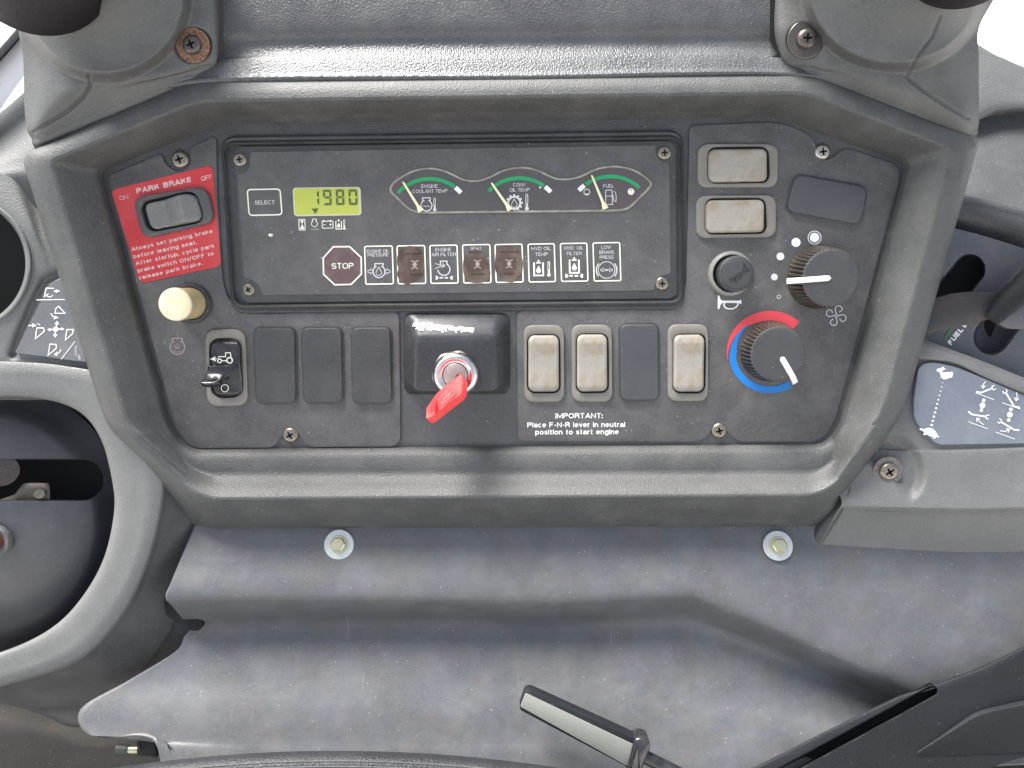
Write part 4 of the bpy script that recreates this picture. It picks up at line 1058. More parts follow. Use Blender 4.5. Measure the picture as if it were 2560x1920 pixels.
# right hood
t = thing('column_hood', 'rounded grey hood at the top right, with a moulding seam and dark screw', 'hood', (2240, 140, 60))
def dr(x, y):
    h = 34*(1-sst(.90, 1.06, math.hypot((x-2235)/225, (y+22)/195)))
    h -= 16*(1-sst(30, 52, math.hypot(x-2014, (y-100)*1.05)))
    h -= 5*math.exp(-(segd(x, y, [(2350,40),(2330,90),(2300,130),(2278,165),(2266,192),(2300,220),(2360,262),(2420,296)])/4)**2)
    return h
rows = [[(1948,-120,0),(1954,-120,96),(2020,-120,140),(2200,-120,180),(2380,-120,190),(2560,-120,150)],
        [(1940,4,0),(1947,0,84),(2040,0,112),(2200,0,152),(2350,0,150),(2478,10,60)],
        [(1940,86,0),(1947,80,84),(2060,90,104),(2200,90,122),(2340,85,118),(2446,76,44)],
        [(1952,140,50),(1962,132,80),(2080,140,102),(2220,140,112),(2350,140,106),(2447,140,44)],
        [(1966,166,60),(1984,158,76),(2100,170,100),(2240,180,104),(2370,220,98),(2447,210,44)],
        [(2000,180,66),(2024,174,78),(2130,194,94),(2290,238,98),(2400,280,94),(2448,290,50)],
        [(2004,194,66),(2030,190,78),(2150,226,80),(2300,284,78),(2404,326,72),(2446,318,50)],
        [(2004,212,50),(2030,212,58),(2150,248,60),(2300,308,56),(2404,346,50),(2442,338,40)],
        [(2004,240,0),(2030,240,0),(2140,280,-20),(2270,330,-40),(2380,366,-40),(2425,366,-40)]]
v, f = patch(rows, 230, 230, 'cr', 'cr', dr); solid(mk('hood_shell', v, f, m_hood, t, ang=80), 8)
screw(t, 2015, 98, 22, 99, 12, mat=m_screwD, rot=.0, wr=41, wmat=flat('dark_washer', (.10,.09,.08), rough=.35, metal=.6), label='dark screw on a cupped washer')
# round black hand grips whose lower ends reach into the top corners
def tube(pts, rad, n=24):
    rings = []
    for i, (p, r) in enumerate(zip(pts, rad)):
        a = pts[max(0, i-1)]; b_ = pts[min(len(pts)-1, i+1)]; tn = (b_-a).normalized()
        u = tn.cross(Vector((0.1, 0.2, 1))).normalized(); w = tn.cross(u)
        rings.append([p+(u*math.cos(2*math.pi*k/n)+w*math.sin(2*math.pi*k/n))*r*S for k in range(n)])
    return loft(rings, cap0=True, cap1=True)
for lb, pts, rad in (
  ('black rounded lever gaiter poking into the top left corner', [P(92,-92,196), P(86,-102,230), P(78,-114,262), P(60,-170,330)], [140,146,138,110]),
  ('black rounded lever gaiter just visible along the top right edge', [P(2410,-132,196), P(2415,-145,230), P(2420,-160,262), P(2440,-190,330)], [120,128,120,90])):
    v, f = tube(pts, rad, 48)
    mk('lever_gaiter', v, f, m_rubber, None, ang=80, label=lb, cat='gaiter', group='black gaiters at the top corners')
#EOF_PART3

# ---------------------------------------------------------------- shelf below the surround
t = thing('lower_shelf', 'dusty blue grey vinyl covered shelf below the instrument panel, creased across the middle', 'dash shelf', (1280, 1600, 0))
cols_top = [(500,1290),(560,1290),(650,1290),(1000,1290),(1400,1290),(1750,1290),(2000,1290),(2250,1290),(2450,1290),(2800,1290)]
up = [(418,1488),(480,1486),(640,1488),(1000,1490),(1400,1496),(1730,1480),(1900,1545),(2080,1625),(2300,1722),(2800,1640)]
lo = [(480,1564),(520,1563),(660,1558),(1000,1549),(1400,1556),(1715,1546),(1850,1592),(2020,1665),(2222,1752),(2800,1700)]
bt = [(205,1775),(400,1775),(600,1775),(950,1775),(1300,1775),(1560,1775),(1720,1790),(1900,1815),(2080,1850),(2850,1890)]
lo2 = lerp_ = [(440,1630),(520,1630),(660,1625),(1000,1615),(1400,1620),(1690,1615),(1820,1650),(1990,1710),(2190,1780),(2820,1760)]
b2 = [(238,1842),(384,1846),(620,1850),(960,1850),(1300,1850),(1540,1850),(1700,1860),(1860,1880),(2030,1900),(2180,1930)]
b3 = [(384,1853),(430,1885),(640,1900),(960,1900),(1300,1900),(1540,1900),(1690,1910),(1850,1930),(2010,1950),(2160,1980)]
b4 = [(418,2050),(450,2050),(660,2050),(960,2050),(1300,2050),(1500,2050),(1640,2050),(1780,2050),(1920,2060),(2060,2070)]
def row(c, h): return [(x, y, h) for x, y in c]
def lerp(c, d, k): return [(a[0]*(1-k)+b[0]*k, a[1]*(1-k)+b[1]*k) for a, b in zip(c, d)]
lo[0] = (480,1564)
rows = [row(cols_top, -26), row(lerp(cols_top, up, .2), -10), row(lerp(cols_top, up, .6), 24), row(lerp(cols_top, up, .86), 46), row(up, 50), row(lerp(up, lo, .3), 34), row(lerp(up, lo, .7), -8), row(lo, -22),
        row(lerp(lo, lo2, .4), -22), row(lo2, -8), row(lerp(lo2, bt, .5), 26), row(bt, 62), row(b2, 88), row(b3, 106), row(b4, 150)]
v, f = patch(rows, 109, 190, 'lin', 'cr'); solid(mk('shelf_cover', v, f, m_shelf, t, ang=85), 10)
v, f = slab(toXY(rpoly([(409,1500),(432,1498),(512,1560),(498,1578),(470,1576),(414,1538)], 8, 3), 2), -30, 2, 1, 1); mk('end_opening_shade', v, f, m_void, t)  # black slab painted in for the shade of the notched opening
def bolt(x, y, h, lb, rot):
    kw = ('zw',)
    if kw not in SCR:
        SCR[kw] = m_from('bolt_washer', lathe(0, 0, [(38, 0), (38, 3.5), (36.5, 5), (16, 5)], 56, False), m_zinc)
        hx = [(19.5*math.cos(R(60*k)), 19.5*math.sin(R(60*k))) for k in range(6)]
        hp = rpoly(hx, 2, 2)
        SCR[('zb',)] = m_from('bolt_head', loft([RX(hp, 5), RX(hp, 19), RX(inset(hp, 2.5), 21.5), RX(circ(0,0,14,18), 21.6)]), m_brass)
        SCR[('zf',)] = m_from('bolt_flange', lathe(0, 0, [(23, 5), (22, 8), (16, 9)], 40, False), m_brass)
    o = inst('washer_bolt', SCR[kw], t, (x, y, h), rot, label=lb)
    o.rotation_euler = (R(-20), 0, 0)
    for nm, kk in (('bolt_head', ('zb',)), ('bolt_flange', ('zf',))):
        c = bpy.data.objects.new(nm, SCR[kk]); COL.objects.link(c); c.parent = o
bolt(848, 1361, 12, None, .35); bolt(1944, 1364, 12, None, .15)

# ---------------------------------------------------------------- left side console
t = thing('left_side_console', 'pale dusty left side console with a large round lever opening and a curved rim', 'side console', (150, 1200, 0))
# upper body with a round opening at the frame edge
HCX, HCY, HR = -92, 660, 162
def dlc(x, y):
    h = 0
    d = segd(x, y, [(240,668),(150,684),(112,702),(82,760),(52,830),(34,885)])
    h -= 15*math.exp(-(d/11)**2)
    # decal floor slightly lower
    return h
rows = [[(-380,430,40),(-100,430,40),(20,440,30),(90,520,10),(160,560,-10),(330,580,-20)],
        [(-380,560,48),(-100,500,48),(58,560,44),(110,600,30),(190,640,10),(330,660,0)],
        [(-380,700,52),(-100,700,50),(80,680,40),(140,690,30),(220,720,25),(360,740,20)],
        [(-380,820,52),(-100,830,50),(40,830,40),(110,820,32),(230,830,28),(360,850,24)],
        [(-380,900,50),(-100,905,48),(60,905,40),(160,915,36),(250,930,30),(400,950,26)],
        [(-380,960,56),(-100,935,52),(60,930,46),(160,945,40),(260,975,34),(420,1010,26)]]
def keep(x, y): return math.hypot(x-HCX, y-HCY) > HR and not inside(CREST, x, y)
v, f = patch(rows, 200, 190, 'cr', 'cr', dlc, keep); mk('upper_body', v, f, m_side, t, ang=85)
rings = []
n = 96
for r, h in ((HR+9, 42), (HR+6, 47.5), (HR+1, 48.5), (HR-3, 45), (HR-6, 35), (HR-7, -60)):
    rings.append([P(HCX+r*math.cos(2*math.pi*k/n), HCY+r*math.sin(2*math.pi*k/n), h) for k in range(n)])
v, f = loft(rings, cap1=False); mk('opening_rim', v, f, m_side, t, ang=80)
v, f = loft([RP(circ(HCX, HCY, HR+30, 64), -40)]); mk('opening_floor', v, f, m_void, t, smooth=False)  # black disc paints in the shade at the bottom of the opening
# inner curve (edge of the big opening), crest, outer curve, skirt
I_ = [(-300,1010),(-150,997),(0,991),(117,999),(202,1032),(253,1099),(281,1204),(285,1285),(257,1403),(194,1508),(117,1578),(0,1631),(-150,1668),(-300,1680)]
C_ = [(-300,960),(-150,950),(0,945),(130,950),(240,985),(310,1070),(345,1190),(345,1290),(312,1420),(240,1535),(150,1620),(0,1678),(-150,1712),(-300,1725)]
O_ = [(-300,900),(-150,900),(0,905),(150,915),(290,950),(370,1050),(402,1180),(393,1290),(352,1435),(284,1556),(180,1650),(0,1712),(-150,1745),(-300,1760)]
K_ = [(-300,880),(-150,890),(0,895),(160,900),(320,930),(440,1040),(500,1200),(487,1335),(470,1440),(425,1560),(300,1690),(60,1790),(-150,1830),(-300,1850)]
K2 = [(-300,880),(-150,880),(0,880),(160,890),(330,920),(470,1030),(560,1200),(540,1340),(500,1450),(470,1590),(330,1760),(120,1790),(0,1752),(-300,1700)]
def c3(c, h): return [(x, y, h) for x, y in c]
rows = [c3(I_, -60), c3(I_, 10), c3(I_, 40), c3(lerp(I_, C_, .10), 52), c3(lerp(I_, C_, .4), 58), c3(C_, 60), c3(lerp(C_, O_, .5), 60), c3(O_, 54), c3(lerp(O_, K2, .05), 46)]
def dring(x, y):
    return -22*(1-sst(14, 44, math.hypot(x-392, y-1196)))*0
v, f = patch(rows, 180, 90, 'cr', 'cr', dring, lambda x, y: not inside(CREST, x, y)); mk('lever_ring', v, f, m_side, t, ang=85)
# bottom skirt drop to the floor on the left
K3 = [(-300,880),(0,880),(330,920),(470,1030),(570,1200),(560,1340),(510,1480),(500,1590),(380,1745),(208,1812),(100,1778),(0,1750),(-300,1690)]
rows = [c3(lerp(O_, K2, .03), 47), c3(lerp(O_, K2, .12), 34), c3(lerp(O_, K2, .4), 2), c3(lerp(O_, K2, .75), -34), c3(K3, -70), c3([(x*.98, y+6) for x, y in K3], -160)]
v, f = patch(rows, 200, 50, 'cr', 'lin', None, lambda x, y: not inside(CREST, x, y)); mk('skirt', v, f, m_skirt, t, ang=85)
# dome with a slot
DC = (-30, 1312)
def dome(x, y):
    h = 0
    # slot, stadium from far left to x=258
    yy = abs(y-1199)/50.0; xr = 208
    d = math.hypot(max(0, x-xr), y-1199)
    h -= 140*(1-sst(47, 52, d))
    return h
def dh2(x, y):
    u = math.hypot((x-DC[0])/325, (y-DC[1])/332)
    return -30-95*min(u, 1.3)**2.4-20*sst(.8, 1, u) + dome(x, y)
v, f = patch([[(-380,960,0),(310,960,0)],[(-380,1690,0),(310,1690,0)]], 190, 366, 'lin', 'lin', dh2, lambda x, y: math.hypot((x-DC[0])/325, (y-DC[1])/332) < 1.08)
mk('slotted_dome', v, f, m_dome, t, ang=60)
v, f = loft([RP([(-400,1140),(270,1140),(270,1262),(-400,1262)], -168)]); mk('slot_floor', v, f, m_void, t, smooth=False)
rows = [[(-40,1262,-60),(40,1235,-60),(62,1206,-60),(126,1206,-62),(128,1262,-62)],[(-40,1290,-60),(40,1290,-60),(62,1290,-60),(126,1290,-62),(128,1290,-62)]]
v, f = patch(rows, 20, 4, 'lin', 'lin'); solid(mk('linkage_plate', v, f, m_screwD, t, ang=40), 6)
v, f = tube([P(97,1234,-58), P(99,1235,-40)], [14,12], 20); mk('linkage_bolt', v, f, m_screw, t, ang=40)
v, f = tube([P(4,1175,-90), P(5,1176,-55)], [46,40], 24); mk('linkage_pivot', v, f, m_screwD, t, ang=40)
v, f = lathe(*XY(-14,1352,-20), [(40,-40),(42,-16),(38,-13),(33,-16),(24,-20)], 40, False); mk('knob_collar', v, f, m_side, t, ang=60)
v, f = lathe(*XY(-14,1352,-20), [(24,-30),(24,-6),(20,-1),(4,0)], 32); mk('red_plunger', v, f, flat('red_rubber', (.13,.035,.02), rough=.5, wear=(.2,.08,.05)), t, ang=60)
# decal plate
t = thing('lever_pattern_decal', 'grey decal with white bucket movement symbols on the left console', 'label', (130, 800, 36))
DP = [(128,706),(150,697),(166,697),(226,906),(200,904),(36,882)]
def hdec(x, y):
    return 52
pts = rpoly(DP, [20,24,4,4,4,6], 5)
v, f = loft([RP(pts, 41)]); 
mk('decal_plate', *slab(toXY(rpoly(DP, [20,24,4,4,4,6], 5), 46), 22, 46, 1, 1), m_decal2, t)
def Z(x, y): return (x*240/1422, 640+y*240/1422)
k = Ink(46.8)
k.line([Z(540,650),Z(960,645)], 2)
def bk(x, y, s, ang):
    """bucket outline"""
    pts = [(-.5,-.6),(.45,-.6),(.5,-.2),(-.6,.75)]
    a = R(ang); return [(x+s*(u*math.cos(a)-w*math.sin(a)), y+s*(u*math.sin(a)+w*math.cos(a))) for u, w in pts]
k.line([Z(545,1065),Z(645,1065),Z(655,1115),Z(525,1225)], 2.6, True)
k.line([Z(990,1090),Z(1085,1090),Z(1075,1150),Z(968,1245)], 2.6, True)
k.line([Z(740,1305),Z(830,1310),Z(835,1365),Z(712,1470)], 2.6, True)
k.line([Z(870,745),Z(965,850),Z(815,848),Z(825,780)], 2.6, True)
k.line([Z(800,480),Z(685,475),Z(655,600),Z(720,560)], 2.6); k.line([Z(690,590),Z(740,610),Z(785,580)], 2.0)
k.poly([Z(795,520),Z(835,495),Z(890,520),Z(835,545)])
k.disc(*Z(825,1085), 6.5, 16)
for q in ([(700,1090),(745,1062),(745,1118)],[(955,1080),(910,1055),(910,1108)],[(845,960),(808,1010),(880,1010)],[(818,1210),(782,1158),(855,1158)]): k.poly([Z(*p) for p in q])
k.line([Z(745,1090),Z(910,1083)], 3.2); k.line([Z(842,1005),Z(832,1060)], 3.2); k.line([Z(820,1110),Z(820,1160)], 3.2)
k.line([Z(420,1030),Z(500,1027)], 2.4); k.poly([Z(480,995),Z(545,1027),Z(480,1060)])
k.line([Z(755,850),Z(785,895),Z(830,905)], 2.4); k.poly([Z(790,940),Z(870,915),Z(820,885)])
k.line([Z(905,1385),Z(870,1440),Z(820,1455)], 2.0); k.line([Z(850,1420),Z(810,1458),Z(850,1475)], 2.0)
k.line([Z(905,1530),Z(1110,1265)], 1.5)
k.line([Z(550,990),Z(595,1030)], 1.6)
k.make('movement_symbols', m_white, t)
text('CLUTCH', Z(1135,1475), Z(1140,1330), 5, 46.8, m_dim, t, .02); text('DIFF', Z(1195,1530), Z(1180,1450), 5, 46.8, m_dim, t, .02)
#EOF_PART4
# ---------------------------------------------------------------- things left of the surround
rows = [[(-500,-60,-220),(-100,60,-200),(20,100,-190),(100,60,-190)],[(-500,260,-240),(-100,300,-220),(60,330,-210),(200,200,-210)],[(-500,560,-160),(-100,520,-150),(120,560,-140),(260,520,-140)]]
# door pillar strip, white painted, and dark inner trim
def strip3(pts, w, h0, h1):
    """box-like bar along pts (x,y) from h0 to h1, half width w"""
    A_ = []; n = len(pts); rings = []
    for i, (x, y) in enumerate(pts):
        a = Vector(pts[max(0, i-1)]); b_ = Vector(pts[min(n-1, i+1)]); d = (b_-a).normalized(); m = Vector((-d.y, d.x))*w
        rings.append([P(x-m.x, y-m.y, h0), P(x-m.x*.95, y-m.y*.95, h1-4), P(x-m.x*.6, y-m.y*.6, h1), P(x+m.x*.6, y+m.y*.6, h1), P(x+m.x*.95, y+m.y*.95, h1-4), P(x+m.x, y+m.y, h0)])
    return loft(rings, cap0=True, cap1=True)
m_whitep = flat('white_pillar_paint', (.78, .78, .80), rough=.35)
v, f = strip3([(-160,420),(-40,262),(40,150),(130,20),(240,-140)], 40, -190, -150)
mk('door_pillar', v, f, m_whitep, None, label='white painted door pillar crossing the top left corner behind the hood', cat='pillar', ang=60)
v, f = strip3([(-160,300),(-30,170),(28,105),(110,10),(220,-120)], 12, -200, -120)
mk('door_seal', v, f, m_black, None, label='thin dark rubber door seal left of the white pillar, top left corner', cat='seal', ang=60)
v, f = patch([[(-500,420,-230),(-100,330,-230),(60,230,-230),(150,120,-230),(260,60,-230)],[(-500,460,-150),(-100,400,-150),(70,300,-150),(170,240,-150),(300,200,-150)],
              [(-500,520,-60),(-100,440,-60),(60,400,-80),(170,380,-90),(330,360,-90)],[(-500,600,-40),(-100,540,-40),(60,520,-60),(200,560,-60),(330,640,-60)],[(-500,1000,-60),(-100,1000,-60),(60,1000,-60),(200,1000,-60),(330,1000,-60)]], 40, 60)
solid(mk('inner_trim', v, f, m_black2, None, label='dark inner trim in the gap left of the panel surround, above the left console', cat='trim', ang=80), 8)

# ---------------------------------------------------------------- right side
t = thing('right_side_console', 'pale dusty right side console with a front wall and a countersunk screw', 'side console', (2350, 1200, 30))
def drc(x, y):
    h = 0
    d = math.hypot(x-2222, (y-1180)*.95)
    ang = math.atan2(y-1180, x-2222)
    w = sst(-2.9, -2.2, ang)*(1-sst(.55, 1.15, ang))
    h -= 20*(1-sst(64, 100, d))*w*(1 if y < 1262 else 0)
    return h
rows = [[(2180,790,-4),(2260,826,10),(2322,852,22),(2384,876,28),(2470,908,32),(2620,968,38),(2760,1020,40)],
        [(2180,806,10),(2260,842,26),(2318,866,36),(2384,890,42),(2470,924,46),(2620,982,50),(2760,1035,50)],
        [(2176,840,18),(2250,872,34),(2306,893,44),(2384,906,46),(2470,944,48),(2620,1004,52),(2760,1060,52)],
        [(2176,870,12),(2240,896,24),(2300,911,32),(2384,920,32),(2470,960,33),(2620,1020,36),(2760,1080,36)],
        [(2150,1000,14),(2220,1000,24),(2280,1000,33),(2384,1020,34),(2470,1030,35),(2620,1060,38),(2760,1100,38)],
        [(2120,1100,20),(2200,1110,28),(2280,1112,36),(2384,1114,38),(2470,1112,38),(2620,1110,40),(2760,1120,40)],
        [(2110,1130,28),(2200,1130,38),(2280,1134,46),(2384,1134,50),(2470,1132,50),(2620,1130,52),(2760,1140,52)],
        [(2090,1200,40),(2190,1200,48),(2280,1200,56),(2384,1204,60),(2470,1204,60),(2620,1200,62),(2760,1205,62)],
        [(2104,1252,58),(2190,1258,62),(2280,1260,66),(2384,1262,68),(2470,1262,68),(2620,1258,70),(2760,1258,70)],
        [(2100,1268,56),(2190,1272,60),(2280,1274,63),(2384,1275,65),(2470,1275,65),(2620,1270,67),(2760,1270,67)],
        [(2086,1290,38),(2180,1294,42),(2280,1296,44),(2384,1296,46),(2470,1295,46),(2620,1290,46),(2760,1290,46)],
        [(2030,1396,-14),(2170,1398,-12),(2280,1398,-10),(2384,1396,-8),(2470,1393,-6),(2620,1388,-4),(2760,1386,-2)]]
v, f = patch(rows, 170, 170, 'cr', 'cr', drc); mk('console_body', v, f, m_side, t, ang=85)
# left end of the front wall
rows = [[(2104,1225,56),(2118,1262,60),(2104,1290,40),(2042,1398,-12)],[(2060,1290,20),(2080,1310,24),(2060,1330,10),(2000,1402,-20)]]
v, f = patch([[(2128,1215,50),(2112,1262,58),(2100,1290,44),(2062,1350,10),(2032,1398,-14)],[(2095,1235,20),(2080,1275,22),(2062,1305,16),(2036,1350,0),(2012,1400,-18)],[(2060,1270,-20),(2040,1300,-20),(2030,1320,-20),(2010,1360,-24),(1990,1400,-28)]], 24, 12)
mk('end_wall', v, f, m_skirt, t, ang=80)
screw(t, 2220, 1178, 23, 46, 11, mat=m_screw, rot=.6, wr=37, wmat=flat('worn_washer', (.20,.18,.17), rough=.4, metal=.5, wear=(.1,.08,.07), wearamt=.6), label='screw with washer in a countersunk seat')

t = thing('speed_pattern_decal', 'blue grey decal with rabbit, turtle and wrench symbols on the right console', 'label', (2420, 1010, 45))
DQ = [(2297,915),(2330,905),(2392,918),(2620,1012),(2620,1108),(2342,1112),(2310,1082),(2286,1050),(2284,1000)]
mk('decal_plate', *slab(toXY(rpoly(DQ, [14,16,20,4,4,14,16,16,20], 5), 46), 20, 46, 1, 1), m_decal, t)
def Z(x, y): return (2260+x*300/1659, 820+y*300/1659)
k = Ink(46.8)
k.poly([Z(*p) for p in ((445,580),(475,555),(510,560),(520,540),(560,535),(545,555),(585,565),(545,585),(520,590),(545,615),(600,605),(640,612),(660,600),(682,625),(672,655),(668,680),(630,690),(595,705),(550,712),(525,692),(498,688),(512,668),(500,640),(488,612),(455,600))])
k.make('rabbit_symbol', m_white, t)
k = Ink(46.8)
k.poly([Z(*p) for p in ((210,1392),(235,1385),(270,1398),(300,1385),(340,1378),(390,1390),(430,1420),(460,1465),(475,1498),(508,1503),(475,1512),(440,1508),(428,1530),(398,1528),(396,1505),(350,1492),(320,1470),(295,1480),(268,1478),(270,1455),(285,1445),(255,1422),(225,1412))])
k.make('turtle_symbol', m_white, t)
k = Ink(46.8)
for i in range(11):
    u = i/10; x = 537-155*u; y = 757+585*u; s = 7+11*min(1, u*1.6); w = 8+9*u
    a = Vector((-155, 585)).normalized(); n_ = Vector((-a.y, a.x))
    k.poly([Z(x-a.x*s*.8*e-n_.x*w*g_, y-a.y*s*.8*e-n_.y*w*g_) for e, g_ in ((-1,-1),(-1,1),(1,1),(1,-1))])
k.make('speed_dashes', m_white, t)
k = Ink(46.8)
def wrench(x0, y0, x1, y1, fork):
    k.line([Z(x0,y0), Z(x1,y1)], 4.2)
    d_ = Vector((x1-x0, y1-y0)).normalized(); n_ = Vector((-d_.y, d_.x))
    for g_ in (-1, 1):
        a = (x1+n_.x*g_*26+d_.x*14, y1+n_.y*g_*26+d_.y*14); b_ = (a[0]+d_.x*34, a[1]+d_.y*34)
        k.line([Z(x1, y1), Z(*a), Z(*b_)], 2.6)
wrench(1060,895,1215,835,1); k.line([Z(1000,880),Z(1070,895)], 4)
wrench(1520,1080,1410,900,1); k.line([Z(1530,1085),Z(1600,1100)], 4)
wrench(940,1195,1130,1225,1); k.line([Z(890,1155),Z(945,1198)], 4.4)
wrench(1520,1405,1345,1300,1); k.line([Z(1520,1408),Z(1595,1412)], 4)
for a, b_ in (((990,895),(1245,990)),((1355,1032),(1610,1120)),((890,1295),(1155,1392)),((1268,1438),(1530,1535))): k.line([Z(*a), Z(*b_)], 1.7)
for x, y, r in ((1085,1070,7.2),(1462,1197,7.2)): k.disc(*Z(x,y), r, 18)
for x, y in ((1102,1000),(1070,1135),(1478,1125),(1448,1272)): k.disc(*Z(x,y), 4.6, 14)
def arr(a, m, b_):
    k.line([Z(*a), Z(*m), Z(*b_)], 2.2); d_ = (Vector(b_)-Vector(m)).normalized(); n_ = Vector((-d_.y, d_.x))
    k.line([Z(b_[0]-d_.x*42+n_.x*32, b_[1]-d_.y*42+n_.y*32), Z(*b_), Z(b_[0]-d_.x*42-n_.x*32, b_[1]-d_.y*42-n_.y*32)], 2.2)
arr((1130,740),(1098,775),(1092,835)); arr((1555,890),(1565,940),(1550,1005)); arr((1105,1338),(1050,1300),(1005,1245)); arr((1330,1420),(1400,1430),(1460,1400))
k.make('lever_symbols', m_white, t)

# throttle plate with two slots and a steel lever
t = thing('throttle_plate', 'dark blue grey slotted plate printed FUEL, right of the panel surround', 'throttle plate', (2460, 760, 0))
def slotd(x, y, a, b_, r):
    return segd(x, y, [a, b_]) - r
def dth(x, y):
    d1 = slotd(x, y, (2424,674), (2330,790), 38)
    d2 = slotd(x, y, (2478,842), (2570,720), 44)
    d = min(d1, d2)
    return -60*(1-sst(-4, 1.5, d))
rows = [[(2200,520,-20),(2330,556,-14),(2460,590,-8),(2600,635,-4),(2760,690,0)],
        [(2200,700,-16),(2330,720,-12),(2460,740,-8),(2600,760,-4),(2760,800,0)],
        [(2200,800,-14),(2330,866,-10),(2460,920,-6),(2600,976,-2),(2760,1030,0)]]
v, f = patch(rows, 230, 190, 'cr', 'cr', dth); mk('plate', v, f, m_plate, t, ang=50)
def band(a, b_, r, h):
    d_ = (Vector(b_)-Vector(a)).normalized(); pts = []
    an = math.atan2(d_.y, d_.x)
    for k_ in range(13): aa = an+math.pi/2+math.pi*k_/12; pts.append((a[0]+r*math.cos(aa), a[1]+r*math.sin(aa)))
    for k_ in range(13): aa = an-math.pi/2+math.pi*k_/12; pts.append((b_[0]+r*math.cos(aa), b_[1]+r*math.sin(aa)))
    return loft([RP(pts, h)])
for a, b_, r in (((2424,674),(2330,790),44),((2500,812),(2575,714),40)):
    v, f = band(a, b_, r, -66.5); mk('slot_floor', v, f, m_void, t, smooth=False)
text('FUEL', (2378,864), (2410,824), 13, -7, m_white, t, .05)
text('L', (2413,820), (2418,813), 13, -7, m_white, t, .05)
k = Ink(-7.2); k.line([(2362,846),(2386,812)], 2.4); k.make('green_line', m_green, t)
t = thing('throttle_lever', 'dark steel hand lever with rusty edges lying across the slotted plate', 'lever', (2440, 770, 30))
pts = [(2300,852),(2336,746),(2380,734),(2424,729),(2498,729),(2520,748),(2484,796),(2440,806),(2360,824),(2322,834)]
v, f = slab(toXY(pts, 34), 24, 34, 2, 2); mk('arm', v, f, m_paint, t)
v, f = tube([P(2476,800,30), P(2530,745,48), P(2600,690,60), P(2700,620,70)], [20,30,38,44], 24); mk('handle_sleeve', v, f, m_black, t, ang=60)
v, f = slab(toXY([(2484,800),(2496,768),(2620,740),(2640,812),(2560,824),(2520,822),(2500,812)], 44), 30, 44, 3, 2); mk('bracket', v, f, m_plate, t)

# far right structures above the plate
v, f = patch([[(2380,60,-250),(2460,120,-240),(2520,150,-235),(2620,190,-230),(2760,230,-220)],[(2380,180,-240),(2460,190,-228),(2520,205,-225),(2620,240,-220),(2760,280,-210)],
              [(2380,280,-235),(2440,292,-225),(2500,270,-222),(2620,268,-218),(2760,290,-205)],[(2380,300,-260),(2440,302,-262),(2500,282,-262),(2620,278,-262),(2760,300,-262)]], 40, 40)
solid(mk('window_ledge', v, f, m_side, None, label='pale grey green moulded ledge behind the right hood, under the bright window', cat='ledge', ang=70), 10)
v, f = patch([[(2340,240,-280),(2440,280,-280),(2560,260,-280),(2760,270,-280)],[(2340,360,-250),(2440,360,-240),(2560,340,-240),(2760,330,-240)],
              [(2300,470,-150),(2400,480,-120),(2560,520,-100),(2760,540,-90)],[(2280,500,-80),(2400,498,-56),(2480,512,-50),(2620,545,-44),(2760,570,-40)],
              [(2280,515,-64),(2400,515,-44),(2480,528,-40),(2620,560,-34),(2760,585,-30)],[(2280,535,-66),(2390,545,-46),(2480,568,-42),(2620,608,-36),(2760,650,-32)],
              [(2280,600,-110),(2390,620,-100),(2480,644,-98),(2620,684,-96),(2760,730,-92)]], 40, 80, 'cr', 'cr')
solid(mk('inner_trim', v, f, m_black2, None, label='dark hollow inner trim right of the panel surround, above the slotted plate', cat='trim', ang=80), 8)

# black console in the lower right corner
t = thing('corner_console', 'black plastic console in the lower right corner with a long groove and a raised pad', 'console', (2350, 1830, 60))
def dcc(x, y):
    d = segd(x, y, [(2330,1728),(1975,1920),(1700,2070)])
    h = -40*(1-sst(7, 15, d))
    return h
rows = [[(2760,1500,80),(2560,1616,90),(2450,1668,94),(2341,1709,98),(2244,1740,100),(2060,1830,108),(1879,1922,116),(1640,2060,130)],
        [(2760,1512,104),(2562,1624,110),(2456,1676,114),(2346,1716,118),(2248,1748,120),(2064,1838,126),(1884,1930,134),(1644,2066,148)],
        [(2780,1600,112),(2600,1680,118),(2480,1730,122),(2380,1766,126),(2300,1800,130),(2130,1890,136),(1950,1980,144),(1720,2110,158)],
        [(2840,1800,126),(2700,1850,132),(2600,1880,136),(2500,1910,140),(2420,1950,144),(2280,2020,150),(2120,2090,158),(1900,2200,170)]]
v, f = patch(rows, 260, 150, 'lin', 'cr', dcc); solid(mk('console_shell', v, f, m_black, t, ang=80), 8)
v, f = slab(toXY(rpoly([(2290,1884),(2439,1790),(2470,1780),(2640,1745),(2760,1760),(2760,1860),(2560,1882),(2300,1893)], [8,14,10,20,4,4,10,8], 4), 140), 110, 140, 3, 3)
mk('raised_pad', v, f, m_black, t, ang=40)

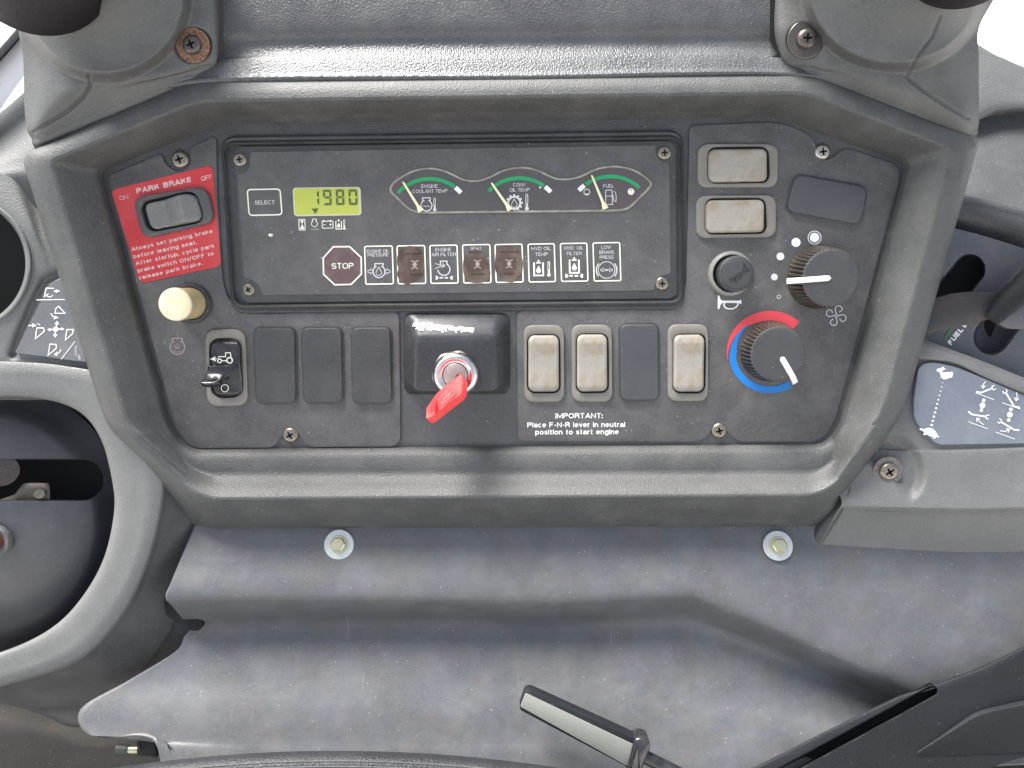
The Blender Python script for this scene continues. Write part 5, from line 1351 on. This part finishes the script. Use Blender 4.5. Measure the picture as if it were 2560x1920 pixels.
# control stalk
t = thing('stalk_lever', 'grey tapered paddle lever with a black collar and rod reaching in from the lower right', 'lever', (1450, 1830, 160))
pl_ = [(1302,1722),(1324,1724),(1610,1852),(1588,1924),(1574,1924),(1296,1774),(1297,1764)]
pp = rpoly([(1299,1768),(1313,1728),(1328,1727),(1606,1853),(1582,1928),(1300,1778)], [5,8,8,4,4,5], 4)
q = toXY(pp, 190)
v, f = loft([RX(inset(q, 3), 158), RX(q, 162), RX(q, 184), RX(inset(q, 1.5), 187), RX(inset(q, 4), 189)], cap0=True); mk('paddle_body', v, f, m_black, t, ang=50)
fp = rpoly([(1301,1767),(1314,1733),(1584,1862),(1569,1916)], [3,4,3,3], 3)
v, f = slab(toXY(fp, 191), 187, 191, 1, 2); mk('paddle_face', v, f, m_lever, t)
cpts = rpoly([(1587,1850),(1604,1846),(1624,1852),(1628,1872),(1604,1934),(1566,1934)], [6,8,10,8,4,4], 4)
v, f = slab(toXY(cpts, 200), 156, 200, 10, 5); mk('collar', v, f, m_gloss, t, ang=60)
v, f = tube([P(1596,1884,176), P(1700,1936,176), P(1900,2040,160)], [17,17,17], 24); mk('rod', v, f, m_gloss, t, ang=60)

# stitched leather rim curving along the bottom edge
def rimpt(off, k, n, h): a = R(-90+22*(k/n-.5)); return P(838+(3660+off)*math.cos(a), 5583+(3660+off)*math.sin(a), h+80)
t = thing('seat_cushion', 'black leather like padded edge with stitched seams curving along the bottom of the photo', 'cushion', (838, 1930, 150))
v, f = tube([rimpt(0, k, 60, 150) for k in range(61)], [40]*61, 28); mk('padding', v, f, m_leather, t, ang=80)
for off, zz in ((20, 34), (6, 38.5)):
    v, f = tube([rimpt(off, k, 300, 150+zz+(1.5 if k % 2 else -.5)) for k in range(301)], [2.2+(.9 if k % 2 else 0) for k in range(301)], 8); mk('stitching', v, f, m_black2, t, ang=80)

# floor of the cab at the lower left and a black sheet painting in the shade of the gaps
v, f = patch([[(-500,1700,-240),(100,1700,-240),(600,1700,-240),(1200,1700,-240)],[(-500,1900,-170),(100,1900,-170),(600,1900,-170),(1200,1900,-170)],[(-500,2200,-60),(100,2200,-60),(600,2200,-60),(1200,2200,-60)]], 40, 30)
mk('floor', v, f, m_floor, None, kind='structure')
t = thing('cable_clip', 'small black clip with a yellowish fitting at the notched lower left corner of the shelf', 'clip', (340, 1870, -20))
v, f = tube([P(292,1872,0), P(322,1874,0)], [13,12], 18); mk('sleeve', v, f, m_black2, t, ang=50)
v, f = tube([P(322,1874,0), P(346,1874,0)], [10,10], 18); mk('fitting', v, f, m_brass, t, ang=50)
v, f = slab(toXY([(342,1852),(386,1852),(392,1893),(346,1888)], -10), -30, -8, 2, 2); mk('bracket', v, f, m_black, t)
v, f = patch([[(300,-260,-330),(700,-260,-330),(1800,-260,-330),(2200,-260,-330)],[(240,200,-330),(700,180,-330),(1800,180,-330),(2240,200,-330)],[(-300,560,-320),(600,560,-320),(2000,560,-320),(2800,560,-320)],[(-900,1500,-330),(600,1500,-330),(2000,1500,-330),(3200,1500,-330)],[(-900,2400,-300),(600,2400,-300),(2000,2400,-300),(3200,2400,-300)]], 30, 40, 'lin', 'lin')
mk('gap_shade_backing', v, f, m_void, None, label='black sheet painted in for the shade in the gaps behind the consoles', cat='backing sheet')

# ---------------------------------------------------------------- tilt the panel frame into the world
for o in ROOTS:
    o.location = W @ o.location; o.rotation_euler = (A, 0, 0)
